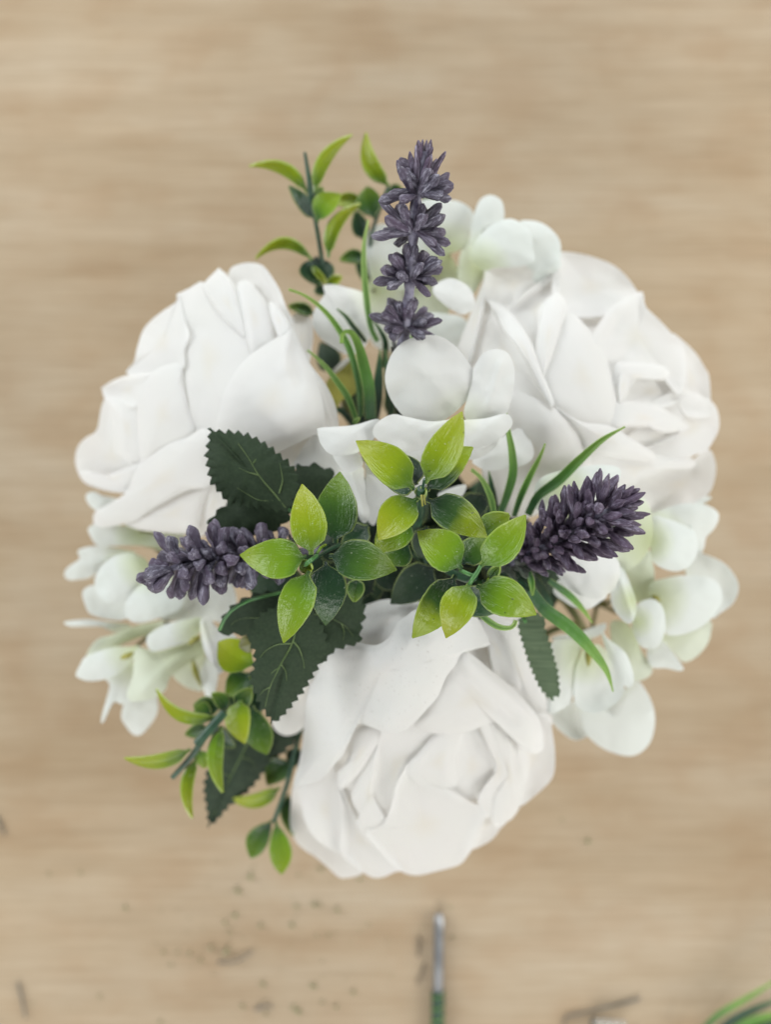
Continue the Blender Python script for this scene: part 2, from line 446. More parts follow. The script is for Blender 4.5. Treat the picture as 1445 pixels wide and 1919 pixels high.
M_VEIN = noisy("rose_leaf_vein", (0.075, 0.125, 0.035), (0.12, 0.18, 0.055), 300, 0.6, 0.2)
M_BUD = bud_mat("lavender_bud", (0.042, 0.032, 0.056), (0.135, 0.124, 0.172), (0.50, 0.49, 0.59))
M_BUD_P = bud_mat("lavender_bud_purple", (0.040, 0.025, 0.048), (0.128, 0.096, 0.148), (0.44, 0.40, 0.52))
M_BUD_G = bud_mat("lavender_bud_green", (0.03, 0.05, 0.03), (0.09, 0.12, 0.08), (0.22, 0.26, 0.22))
M_LSTEM = noisy("lavender_stem", (0.07, 0.06, 0.10), (0.27, 0.26, 0.34), 260, 0.45, 0.9, 0.0008)
M_WIRE = noisy("steel_wire", (0.25, 0.26, 0.275), (0.42, 0.43, 0.45), 120, 0.35, 0.2, metal=0.8)
M_DWIRE = noisy("dark_wire", (0.11, 0.105, 0.09), (0.20, 0.185, 0.155), 220, 0.5, 0.3)
M_FIBRE = noisy("brown_fibre", (0.10, 0.08, 0.06), (0.20, 0.16, 0.11), 220, 0.7, 0.3)
M_CRUMB = noisy("green_crumb", (0.24, 0.25, 0.12), (0.37, 0.33, 0.21), 400, 0.8, 0.5)
M_CRUMB_B = noisy("grey_crumb", (0.16, 0.14, 0.11), (0.28, 0.25, 0.20), 400, 0.8, 0.5)

def wood():
    m, nt, out = mat_new("pale_wood"); L = nt.links.new
    tc = N(nt, 'ShaderNodeTexCoord')
    # slow warp of the grain lines
    wn = N(nt, 'ShaderNodeTexNoise', i_Scale=7.0, i_Detail=2.0); 
    mpw = N(nt, 'ShaderNodeMapping'); mpw.inputs['Scale'].default_value = (0.55, 1.2, 1); L(tc.outputs['Object'], mpw.inputs['Vector']); L(mpw.outputs[0], wn.inputs['Vector'])
    sb = N(nt, 'ShaderNodeVectorMath', operation='SUBTRACT'); L(wn.outputs[1], sb.inputs[0]); sb.inputs[1].default_value = (0.5, 0.5, 0.5)
    sc = N(nt, 'ShaderNodeVectorMath', operation='MULTIPLY'); L(sb.outputs[0], sc.inputs[0]); sc.inputs[1].default_value = (0.05, 0.06, 0)
    ad = N(nt, 'ShaderNodeVectorMath', operation='ADD'); L(tc.outputs['Object'], ad.inputs[0]); L(sc.outputs[0], ad.inputs[1])
    def layer(scale, mapping, detail, rough=0.5):
        mp = N(nt, 'ShaderNodeMapping'); mp.inputs['Scale'].default_value = mapping; L(ad.outputs[0], mp.inputs['Vector'])
        n = N(nt, 'ShaderNodeTexNoise', i_Scale=scale, i_Detail=detail, i_Roughness=rough); L(mp.outputs[0], n.inputs['Vector'])
        return n.outputs[0]
    def straight(mapping, detail, rough=0.6):
        mp = N(nt, 'ShaderNodeMapping'); mp.inputs['Scale'].default_value = mapping; L(tc.outputs['Object'], mp.inputs['Vector'])
        n = N(nt, 'ShaderNodeTexNoise', i_Scale=1.0, i_Detail=detail, i_Roughness=rough); L(mp.outputs[0], n.inputs['Vector'])
        return n.outputs[0]
    broad = layer(1.0, (3.5, 17.0, 1), 4.0, 0.55)
    blot = layer(1.0, (24.0, 34.0, 1), 3.0, 0.5)
    mid = straight((6.0, 90.0, 1), 4.0)
    fine = straight((16.0, 640.0, 1), 4.0, 0.7)
    r1 = ramp(nt, [(0.28, (0.345, 0.255, 0.160)), (0.50, (0.388, 0.298, 0.200)), (0.70, (0.425, 0.342, 0.246))]); L(broad, r1.inputs[0])
    r2 = ramp(nt, [(0.30, (0.91, 0.89, 0.86)), (0.55, (1.0, 1.0, 1.0)), (0.72, (1.05, 1.06, 1.08))]); L(mid, r2.inputs[0])
    c = mixc(nt, 0.7, r1.outputs[0], r2.outputs[0], 'MULTIPLY')
    r3 = ramp(nt, [(0.36, (0.87, 0.85, 0.82)), (0.50, (1, 1, 1)), (0.64, (1.09, 1.10, 1.12))]); L(fine, r3.inputs[0])
    c = mixc(nt, 0.8, c, r3.outputs[0], 'MULTIPLY')
    r4 = ramp(nt, [(0.34, (0.93, 0.88, 0.83)), (0.50, (1, 1, 1)), (0.70, (1.04, 1.07, 1.11))]); L(blot, r4.inputs[0])
    c = mixc(nt, 0.8, c, r4.outputs[0], 'MULTIPLY')
    p = N(nt, 'ShaderNodeBsdfPrincipled', i_Roughness=0.5); L(c, p.inputs['Base Color'])
    p.inputs['Specular IOR Level'].default_value = 0.3
    bp = N(nt, 'ShaderNodeBump', i_Strength=0.15, i_Distance=0.0003); L(fine, bp.inputs['Height']); L(bp.outputs[0], p.inputs['Normal'])
    L(p.outputs[0], out.inputs[0])
    return m
M_WOOD = wood()

# ------------------------------------------------------------------ setting: the wooden table
def table():
    import bmesh
    bm = bmesh.new()
    bmesh.ops.create_cube(bm, size=1.0)
    bmesh.ops.scale(bm, vec=(2.6, 2.0, 0.03), verts=bm.verts)
    bmesh.ops.translate(bm, vec=(0, 0, -0.015), verts=bm.verts)
    bmesh.ops.bevel(bm, geom=list(bm.edges), offset=0.002, segments=2, affect='EDGES')
    me = bpy.data.meshes.new("table_top"); bm.to_mesh(me); bm.free()
    me.materials.append(M_WOOD)
    o = bpy.data.objects.new("table_top", me); COL.objects.link(o)
    tag(o, "pale wooden table top with horizontal grain under the flowers", None, None, 'structure')
table()

GATHER = np.array(W(745, 1010, 40))
_rs = random.Random(5)
def stem_to_table(parent, top, r=0.0016, mat=None, foot=None):
    """stem from a flower's underside, gathered at the middle, standing on the table"""
    top = np.array(top, float)
    foot = np.array(foot if foot is not None else parent.location)
    g = GATHER + np.array([_rs.uniform(-1, 1) * 0.009, _rs.uniform(-1, 1) * 0.009, _rs.uniform(-0.006, 0.012)])
    g[:2] = g[:2] * 0.6 + (top[:2] * 0.12 + g[:2] * 0.28)
    pts = catmull(np.array([top, top * 0.55 + g * 0.45 - np.array([0, 0, 0.006]), g, g * 0.5 + foot * 0.5, foot + np.array([0, 0, r])]), 24, closed=False, dim=3)
    return tube_w("stem", pts, [r] * len(pts), mat or M_STEM_D, parent, 8)
def foot_for(a, rad=0.028):
    return (GATHER[0] + rad * math.cos(a), GATHER[1] + rad * math.sin(a), 0.0)
# ------------------------------------------------------------------ roses
_seed = [0]
def petal(parent, outline, z, mat=None, base=None, bulge=1.5, tilt=(0, 0), curl=0.0, crease=(), ripple=0.6, rp=2.0, n=64, rings=11, c=None, thick=0.35,
          name="petal", root=None, grow=1.015):
    _seed[0] += 1
    if bulge < 0: bulge *= 1.5
    if base:
        grow = 1.02 + 0.0055 * max(0.0, min(8.0, -z))
        z *= 0.72
        if bulge > 0 and curl == 0: curl = -1.1
        thick = min(thick, 0.25)
    if base: crease = tuple((a, b, d * 0.75, w * 1.5) for a, b, d, w in crease)
    else: bulge *= 0.6
    s = Sheet(outline, z, base, bulge, tilt, curl, crease, ripple, rp, n, rings, c, None, _seed[0], root)
    k = max(2, n // 11); w = np.hanning(2 * k + 3)[1:-1]; w /= w.sum()
    s.o[:, 2] = np.convolve(np.concatenate([s.o[-k:, 2], s.o[:, 2], s.o[:k, 2]]), w, 'valid')
    s.o[:, :2] = s.c + (s.o[:, :2] - s.c) * grow; s.rad *= grow
    return s.mesh(name, mat or M_ROSE, parent, thick)

def dome(ax, ay, top, drop, R, pw):
    return lambda x, y: top - drop * (np.sqrt((x - ax) ** 2 + (y - ay) ** 2 + 400.0) / R) ** pw

def core(parent, outline, base, off, zlow, shrink=0.9):
    """the packed heart of a rose under its visible petals, closed below"""
    o = catmull(parse(outline), 56); c = o[:, :2].mean(0); R = 9; n = 56
    px = [c[None]]; rr = [0.0]
    v = []
    for k in range(R + 1):
        r = k / R
        q = c + (o[:, :2] - c) * r * shrink
        z = base(q[:, 0], q[:, 1]) + off - 10 * r ** 4
        v.append(np.column_stack([q, z]))
    for k in range(R - 1, -1, -1):
        r = k / R
        q = c + (o[:, :2] - c) * r * shrink
        z1 = base(c[0] + (o[:, 0] - c[0]) * shrink, c[1] + (o[:, 1] - c[1]) * shrink) + off - 10
        z = zlow + (z1 - zlow) * r ** 3
        v.append(np.column_stack([q, z]))
    v = np.array(v); m = len(v)
    wv = Wn(v.reshape(-1, 3)); f = []
    for i in range(m - 1):
        for j in range(n):
            j2 = (j + 1) % n
            f.append((i * n + j, (i + 1) * n + j, (i + 1) * n + j2, i * n + j2))
    return make("bud", wv, f, M_ROSE, parent, np.ones((len(wv), 2)))

# ---- rose at the upper left
rl = thing("white_rose", foot_for(2.4), "large white fabric rose on the left, behind the topmost dark toothed leaf", "rose", "white fabric roses")
dl = dome(560, 780, 164, 58, 400, 1.35)
core(rl, "350,560 450,520 540,610 610,780 520,840 400,900 280,960 210,900 200,780 260,660", dl, -10.5, 72)
P = lambda *a, **k: petal(rl, *a, base=dl, **k)
P("433,511 449,500 472,497 493,503 509,524 522,546 534,578 545,602 535,640 495,650 450,600 432,545", -9, bulge=-1.5, tilt=(2, -2), crease=[((470, 500), (520, 600), 1.2, 9)])
P("545,600 563,588 580,597 585,625 581,660 573,690 556,660 546,625", -34, bulge=-2)
P("333,557 333,557 358,545 381,534 410,560 440,600 470,660 450,700 420,740 412,805 380,825 362,805 352,745 340,690 340,640 350,622 340,590", -5, bulge=-1.0, crease=[((352, 622), (385, 617), -1.6, 9), ((372, 560), (440, 650), 0.8, 16), ((372, 740), (378, 800), -0.8, 8)], tilt=(1, 0))
P("381,534 410,504 410,504 426,517 441,540 449,569 458,600 464,637 443,622 418,598 395,567 384,548", -1.5, bulge=1.6, tilt=(3, -3), curl=-1.5)
P("445,534 464,528 480,544 499,569 509,605 511,640 490,655 472,668 464,645 455,600 446,565", -2.5, bulge=1.8, tilt=(-3, 0), crease=[((455, 545), (470, 640), 0.7, 7)])
P("503,566 503,566 516,570 530,586 543,607 543,621 526,636 515,616 507,594", -1.2, bulge=1.0, tilt=(5, 0))
P("333,557 329,569 296,592 271,617 259,650 253,677 240,697 290,704 338,692 342,655 351,630 342,600", -6, bulge=-1.4, tilt=(3, 0), crease=[((262, 660), (340, 640), 1.0, 12), ((300, 600), (330, 690), 0.8, 10)])
P("192,727 192,727 210,715 233,706 255,703 282,706 268,738 256,760 228,757 200,749", -5, bulge=-2.5, tilt=(3, 2))
P("279,707 305,690 336,686 341,720 350,761 361,812 318,835 288,853 268,868 261,850 259,820 257,770 263,738", -2.5, bulge=2.2, tilt=(0, 0), curl=-1.0, crease=[((300, 830), (350, 800), -1.2, 16)])
P("200,747 230,750 257,757 261,800 265,857 240,863 222,840 214,800 211,768", -4, bulge=1.2, tilt=(-3, 2), crease=[((228, 765), (232, 840), 1.0, 7)])
P("200,748 190,770 182,809 163,822 149,838 144,862 150,886 161,902 182,911 213,918 240,918 250,900 266,872 262,856 235,850 219,832 212,790 210,760", -7, bulge=-2.6, tilt=(2, 3), c=(212, 855), crease=[((150, 885), (265, 865), 1.8, 10), ((205, 893), (245, 902), -1.5, 6)])
P("150,884 170,884 192,892 225,882 264,866 268,880 252,898 240,917 213,919 182,912 161,903", -4.0, bulge=1.0, tilt=(0, -4))
P("378,806 348,822 317,832 288,851 263,869 249,893 239,920 212,940 180,958 180,982 200,986 230,980 259,971 284,954 327,929 355,917 388,911 396,870 400,820", -1.0, bulge=2.0, tilt=(0, 1), curl=-0.8, c=(300, 900), n=84, crease=[((385, 840), (250, 920), 0.9, 22)])
P("234,978 259,969 284,953 327,927 350,916 385,910 394,909 388,925 377,955 371,986 369,998 338,998 302,996 261,991", -5, bulge=2.0, tilt=(0, 4), curl=-1.0)
P("392,880 420,900 426,945 412,985 372,1003 372,985 380,950 389,922", -9, bulge=1.0)
P("545,620 582,685 607,718 624,752 631,785 629,802 600,815 560,770 540,690", -7, bulge=2.2, tilt=(-4, 0), crease=[((560, 660), (610, 790), -1.8, 7), ((585, 690), (622, 790), 1.2, 5)])
P("513,842 560,824 600,804 588,825 562,852 553,874 530,868", -15, bulge=0.5)
P("544,617 535,625 509,640 472,665 443,696 422,734 411,775 409,806 432,842 480,860 518,846 559,827 594,808 606,790 604,758 592,715 574,675 556,640", 1.0, bulge=2.4, tilt=(0, 0), curl=-2.0, n=90, rings=14,
  crease=[((543, 622), (533, 690), 1.5, 7), ((533, 690), (575, 745), 1.2, 9), ((545, 660), (560, 720), -1.8, 8), ((512, 660), (430, 760), 0.6, 20)])
stem_to_table(rl, W(420, 780, 74), 0.0024)

# ---- rose at the upper right
rr_ = thing("white_rose", foot_for(0.7), "large white fabric rose at the upper right, above the purple lavender sprig", "rose", "white fabric roses")
dr = dome(1035, 790, 154, 46, 320, 1.25)
core(rr_, "930,520 1050,500 1170,540 1290,660 1320,800 1300,900 1150,900 1020,900 940,800 900,650", dr, -11, 66)
P = lambda *a, **k: petal(rr_, *a, base=dr, **k)
P("1049,479 1055,475 1080,477 1111,484 1148,499 1173,521 1193,550 1192,560 1169,568 1148,584 1100,592 1055,585 1040,550 1041,515", -6, bulge=-3.0, tilt=(0, -5), crease=[((1060, 565), (1180, 545), -2.0, 16)])
P("912,506 912,506 935,496 960,494 995,496 1018,509 1032,521 1008,540 978,562 962,588 939,576 920,567 911,547", -6, bulge=-3.5, tilt=(0, -7), crease=[((930, 545), (1000, 530), -1.0, 16)])
P("1043,512 1022,526 993,545 968,570 958,588 976,612 994,638 1003,655 1012,622 1016,585 1028,560 1044,545", -8, bulge=-3.5, tilt=(-2, -4))
P("912,500 910,531 910,564 904,601 893,643 880,685 862,672 858,655 868,626 887,576 901,540", -12, bulge=1, tilt=(6, 0), crease=[((911, 540), (880, 675), 1.6, 4)])
P("912,545 940,600 968,645 993,688 1014,728 1034,755 1020,765 980,742 955,715 915,690 878,690 893,643 904,601", -10, bulge=-1.5, tilt=(6, 0))
P("1058,588 1080,595 1105,621 1123,645 1141,685 1156,714 1163,760 1162,802 1130,802 1090,792 1060,772 1033,750 1020,718 1022,695 1036,660 1048,625", -2.0, bulge=2.0, tilt=(-2, 2), crease=[((1070, 600), (1130, 740), 0.9, 22), ((1120, 650), (1150, 720), -1.2, 9)])
P("1043,550 1052,556 1059,566 1058,592 1048,628 1037,664 1023,698 1017,712 1003,672 1006,636 1013,593 1022,566", 0.5, bulge=2.2, tilt=(-4, 0))
P("919,565 933,570 955,585 976,609 994,637 1004,662 1015,696 1026,720 1038,755 1028,756 1010,722 993,690 968,649 939,611 922,578", 2.5, bulge=1.2, tilt=(3, 0), n=80)
P("1261,629 1279,640 1304,664 1321,691 1328,706 1331,752 1331,775 1288,775 1272,742 1276,690 1268,655", -7, bulge=-2.0, tilt=(4, 0))
P("1205,550 1209,575 1234,600 1261,629 1280,652 1283,700 1270,735 1240,705 1200,690 1165,700 1150,708 1136,672 1122,645 1112,634 1128,604 1148,578 1169,562 1192,552", -3.5, bulge=-3.0, tilt=(2, -2), c=(1195, 630), crease=[((1118, 636), (1165, 570), 1.8, 9), ((1180, 655), (1265, 715), -1.2, 10), ((1160, 590), (1150, 620), -0.9, 6)])
P("1156,683 1178,679 1205,680 1238,685 1254,698 1242,712 1205,710 1182,715 1173,745 1160,756 1152,722", -2.0, bulge=1.2, tilt=(0, -4))
P("1180,708 1205,701 1240,704 1266,718 1278,745 1240,762 1200,756 1166,758 1172,742", -8, bulge=-2.5, tilt=(0, 3))
P("1172,692 1182,708 1178,730 1170,750 1160,756 1158,725 1163,700", -0.5, bulge=0.8, tilt=(-4, 0))
P("1225,757 1250,743 1267,731 1288,736 1327,750 1343,768 1347,799 1337,824 1322,843 1288,855 1256,863 1225,855 1212,838 1256,828 1277,806 1262,780", -3.5, bulge=-2.0, tilt=(3, 3), c=(1300, 800), crease=[((1230, 835), (1330, 800), -0.9, 14)])
P("1184,822 1196,806 1221,797 1250,806 1275,800 1269,826 1240,834 1215,839", -12, bulge=-1.5)
P("1148,782 1159,753 1205,756 1236,763 1260,778 1280,800 1258,811 1234,808 1215,800 1190,800 1168,799 1150,801", 0.5, bulge=1.8, tilt=(0, 3))
P("1200,907 1225,891 1256,881 1288,877 1299,864 1326,845 1338,867 1338,893 1328,922 1306,940 1256,949 1225,962 1216,944 1205,923", -6, bulge=-3.5, tilt=(3, 2), crease=[((1210, 905), (1290, 885), -2.0, 10)])
P("1098,842 1130,847 1190,859 1225,852 1256,860 1297,860 1301,872 1290,879 1250,881 1222,894 1197,911 1190,935 1150,915 1107,880", -1.0, bulge=1.5, tilt=(0, 2), crease=[((1130, 868), (1270, 870), -0.9, 6)])
P("1040,762 1090,790 1142,798 1184,822 1226,851 1215,863 1170,860 1125,852 1097,846 1084,815 1065,790", 2.0, bulge=1.6, tilt=(0, 1), crease=[((1085, 790), (1140, 825), 0.8, 10), ((1140, 812), (1150, 842), -0.6, 8)])
P("955,732 989,742 1020,756 1047,771 1072,792 1087,814 1098,842 1108,870 1086,907 1040,945 990,968 950,962 920,912 905,880 930,820 945,770", 1.5, bulge=2.4, curl=-1.0, n=84, rings=13, crease=[((980, 770), (1060, 880), 0.7, 30)])
P("1040,900 1110,870 1200,900 1225,950 1180,1000 1080,1000 1020,960", -22, bulge=1.5)
stem_to_table(rr_, W(1110, 760, 68), 0.0024)

# ---- rose at the bottom
rb = thing("white_rose", foot_for(4.6), "white fabric rose at the bottom with speckled outer petals folded back", "rose", "white fabric roses")
db = dome(790, 1210, 167, 66, 440, 1.2)
core(rb, "640,1260 780,1190 930,1230 1010,1370 1010,1460 900,1560 780,1610 650,1590 570,1500 580,1380", db, -11.5, 58)
P = lambda *a, **k: petal(rb, *a, base=db, **k)
P("554,1476 547,1525 548,1554 557,1576 571,1590 594,1605 617,1625 633,1639 648,1640 676,1630 657,1600 646,1570 641,1540 610,1500 580,1470", -9, bulge=-2.0, tilt=(1, 2), crease=[((560, 1500), (640, 1610), -1.2, 14)], c=(600, 1560))
P("622,1437 635,1478 642,1506 643,1545 640,1575 640,1594 650,1609 673,1627 697,1641 717,1640 738,1631 754,1627 736,1605 712,1585 695,1560 672,1545 657,1515 642,1480", -5.0, bulge=-1.8, tilt=(2, 2), n=80, c=(675, 1570), curl=0.5, crease=[((640, 1490), (643, 1590), 1.2, 6)])
P("569,1472 608,1455 622,1440 630,1463 640,1490 642,1544 640,1589 623,1590 608,1582 588,1565 573,1538 566,1506 564,1485", -4.5, bulge=-0.5, tilt=(-5, 0), crease=[((628, 1460), (628, 1580), -2.0, 16), ((568, 1490), (600, 1575), 1.2, 10)])
P("1026,1345 1033,1372 1038,1409 1037,1444 1029,1462 1005,1485 974,1506 974,1470 973,1444 966,1415 958,1385 985,1345", -7, bulge=-2.5, tilt=(3, 0), crease=[((985, 1370), (990, 1470), -1.8, 14)])
P("905,1515 930,1498 947,1537 936,1553 927,1566 912,1578 884,1588 878,1560", -8, bulge=-1.0, tilt=(2, 2))
P("918,1350 945,1348 962,1390 970,1430 977,1470 975,1505 961,1529 945,1539 928,1546 922,1500 944,1470 947,1430 934,1390", -5, bulge=0.5, tilt=(-8, 0), n=72, c=(955, 1450), crease=[((955, 1390), (970, 1500), 1.3, 5)])
P("898,1356 925,1354 947,1395 959,1434 958,1467 946,1496 930,1521 905,1526 898,1490 925,1450 924,1410 910,1380", -3.5, bulge=0.5, tilt=(-8, 0), n=72, c=(935, 1440), crease=[((935, 1380), (950, 1480), 1.2, 5)])
P("866,1370 890,1366 912,1394 933,1421 935,1440 926,1462 913,1488 890,1494 842,1490 850,1460 849,1420 860,1395", -5, bulge=-1.6, tilt=(-1, 2), crease=[((893, 1372), (932, 1430), 2.2, 7)])
P("633,1448 644,1438 656,1410 660,1385 677,1362 722,1362 708,1396 691,1423 673,1449 654,1468 638,1478", -1.5, bulge=1.8, tilt=(-3, 3))
P("636,1478 666,1459 664,1494 676,1527 671,1546 654,1545 642,1508", -11, bulge=-1.5)
P("724,1366 770,1356 800,1362 815,1380 772,1434 759,1450 747,1475 739,1510 724,1542 706,1517 699,1480 705,1448 709,1400", -3.5, bulge=-1.5, tilt=(-2, 0), crease=[((712, 1400), (705, 1480), -1.6, 9), ((770, 1400), (740, 1490), 1.0, 12)])
P("709,1398 706,1448 699,1467 704,1506 716,1525 726,1538 721,1546 691,1558 677,1553 668,1542 674,1529 664,1510 659,1494 664,1475 673,1451 691,1424", -1.5, bulge=2.0, tilt=(-4, 1), curl=-1.0)
P("817,1376 846,1366 868,1368 861,1400 854,1425 855,1463 843,1488 820,1480 800,1477 770,1457 764,1436 785,1412", -2.5, bulge=1.2, tilt=(-3, 0), crease=[((835, 1385), (838, 1470), 1.2, 9), ((815, 1480), (818, 1495), 0.8, 4)])
P("770,1434 800,1468 842,1484 877,1504 907,1518 904,1535 894,1561 886,1584 874,1603 858,1619 815,1631 782,1638 758,1633 738,1620 718,1599 698,1575 688,1556 715,1549 728,1530 738,1500 746,1470 757,1450", -1.5, bulge=-2.4, tilt=(0, 0), curl=0.6, n=90, rings=14, crease=[((690, 1556), (750, 1625), 1.3, 7), ((845, 1490), (900, 1520), 1.2, 6), ((905, 1525), (870, 1600), 1.2, 6), ((810, 1480), (806, 1505), 0.8, 4)])
P("615,1213 580,1248 560,1290 535,1320 513,1345 521,1366 540,1374 562,1366 574,1348 583,1300 604,1255", -9, bulge=2.0, tilt=(4, 0), crease=[((600, 1240), (570, 1340), -2.0, 8)])
P("666,1150 700,1131 735,1125 792,1132 802,1150 747,1187 727,1207 700,1217 666,1210", -7, mat=M_ROSE_D, bulge=1.0, tilt=(-2, 2), crease=[((690, 1185), (770, 1135), 1.0, 8), ((680, 1160), (740, 1150), -0.8, 7)])
P("900,1148 962,1176 977,1197 988,1240 1005,1268 1019,1300 1033,1348 1012,1344 983,1314 955,1287 930,1264 920,1225 912,1190", -10, bulge=1.5, tilt=(-2, 0), crease=[((945, 1190), (1000, 1320), 1.4, 6), ((930, 1200), (965, 1280), -1.8, 9)])
P("878,1160 904,1178 914,1209 920,1244 927,1262 944,1273 975,1290 968,1256 955,1217 935,1187 918,1158 888,1150", -4.5, bulge=0.6, tilt=(4, 0), crease=[((888, 1165), (924, 1258), 1.6, 5)])
P("870,1224 886,1229 923,1260 954,1285 983,1314 1004,1339 1014,1365 1015,1402 993,1410 970,1391 962,1355 943,1348 920,1354 887,1367 854,1374 819,1374 790,1366 778,1358 797,1329 834,1269 850,1246", 2.5, bulge=2.5, curl=-1.6, tilt=(0, -1), n=96, rings=14, c=(885, 1310), crease=[((870, 1228), (990, 1340), 2.0, 12), ((855, 1258), (960, 1345), -2.2, 10), ((990, 1340), (995, 1400), 1.5, 12)])
P("780,1143 760,1157 743,1170 733,1190 720,1203 704,1210 685,1208 660,1205 636,1209 617,1219 607,1230,-4 603,1244,-6 594,1267,-6 584,1285,-6 576,1314,-5 572,1362,-5 568,1399,-5 563,1426,-5 555,1453,-5 551,1477,-5 551,1477,-5 577,1467,-2 608,1455,-1 623,1436,0 646,1409,1 656,1378,1 669,1358,0 679,1355,1 704,1364,2 725,1372,2 749,1370,2 770,1358,2 785,1343,2 797,1329,2 819,1304,2 834,1269,2 850,1248,1 863,1230,0 880,1220,0 914,1210,-3 912,1201,-3 900,1175 888,1155 860,1140 820,1130", 5.0, mat=M_ROSE_D, bulge=1.5, curl=-2.2, n=150, rings=18, c=(712, 1262), ripple=0.9, thick=0.45,
  crease=[((765, 1180), (672, 1356), -2.4, 20), ((757, 1200), (735, 1250), 1.6, 12), ((620, 1225), (585, 1300), 1.8, 14), ((735, 1275), (715, 1360), 1.2, 30), ((790, 1150), (764, 1210), 1.2, 8)])
P("830,1150 900,1130 985,1170 1030,1290 1000,1340 900,1290 840,1220", -17, bulge=1.5)
stem_to_table(rb, W(780, 1400, 62), 0.0024)

# ------------------------------------------------------------------ hydrangea sprays
def hydrangea(loc, label, florets, top):
    t = thing("hydrangea_spray", loc, label, "hydrangea", "white hydrangea sprays")
    for (cx, cy, cz), eye, pets in florets:
        # the floret: a small stalk with its throat, carrying the petals
        pts = [W(cx, cy, cz - 2), W(cx * 0.97 + 0.03 * top[0], cy * 0.97 + 0.03 * top[1], cz - 8), W(cx * 0.6 + 0.4 * top[0], cy * 0.6 + 0.4 * top[1], (cz - 14) * 0.6 + 0.4 * top[2]), W(*top)]
        f = tube_w("floret", catmull(np.array(pts), 14, closed=False, dim=3), [0.0007 + 0.0004 * k / 13 for k in range(14)], M_STEM_O, t, 7)
        for e in eye:
            q = parse(e); p = catmull(q, 10, closed=False)
            k = 2 * TAN / PW * (H_CAM - p[0, 2] * .001)
            tube_w("stamen", Wn(p), [max(0.35, math.sin(math.pi * (0.12 + 0.8 * i / 9))) * 6.0 * k for i in range(10)], M_OLIVE, f, 8)
        for pt in pets:
            o, z = pt[0], pt[1]; kw = dict(pt[2]) if len(pt) > 2 else {}
            kw.setdefault('mat', M_HYD); kw.setdefault('root', (cx, cy)); kw.setdefault('n', 52); kw.setdefault('rings', 9); kw.setdefault('ripple', 0.9)
            petal(f, o, z, **kw)
    stem_to_table(t, W(*top), 0.0018)
    return t

G_ = dict(mat=M_HYD_G)
N_ = dict(mat=M_HYD_N)
hydrangea(foot_for(1.6), "hydrangea spray of round greenish white petals behind the upright lavender sprig", [
    ((845, 470, 106), [], [
        ("780,385 800,374 850,376 872,384 886,398 887,420 878,442 863,467 835,476 800,480 778,450 770,410", 108, dict(bulge=2.5, tilt=(0, -3))),
        ("770,478 830,470 856,500 862,530 830,605 800,640 768,600 758,540", 97, dict(bulge=2, mat=M_HYD_G)),
        ("815,535 840,522 862,527 881,541 889,561 886,579 868,589 850,582 830,568 813,550", 130, dict(bulge=1.6, mat=M_HYD_N))]),
    ((895, 505, 108), [], [
        ("896,382 906,370 920,366 935,372 943,384 944,412 930,422 905,440 894,456 888,490 880,482 881,450 886,413", 114, dict(bulge=1.8, tilt=(4, 0))),
        ("878,441 867,463 860,491 860,524 875,535 886,551 903,525 911,509 896,500 884,483 882,450", 106, dict(bulge=2.2, tilt=(-4, 0), mat=M_HYD_G)),
        ("890,456 903,439 923,421 945,412 961,411 979,420 994,436 999,466 998,491 969,500 926,502 913,507 898,502 886,483", 122, dict(bulge=3.2, tilt=(0, -2))),
        ("975,416 999,414 1019,420 1036,433 1049,451 1051,476 1044,495 1006,507 983,490 983,440", 116, dict(bulge=2.4, tilt=(2, 0))),
        ("1006,501 1043,484 1050,500 1020,528 1000,525", 112, dict(bulge=1))]),
    ((700, 545, 100), [], [
        ("688,440 720,420 760,440 792,470 802,500 782,532 740,542 703,532 688,490", 102, dict(bulge=2, tilt=(0, -2))),
        ("690,530 740,520 782,560 782,625 740,655 700,645 688,590", 96, dict(bulge=2)),
        ("606,536 627,534 648,539 680,549 694,570 697,615 682,650 658,665 645,662 623,649 603,635 589,615 586,593 597,569 609,552", 130, dict(bulge=2.5, tilt=(0, -3), mat=M_HYD_N)),
        ("770,590 830,588 872,600 877,652 840,682 778,652", 108, dict(bulge=2, tilt=(3, -3)))]),
], (790, 560, 72))

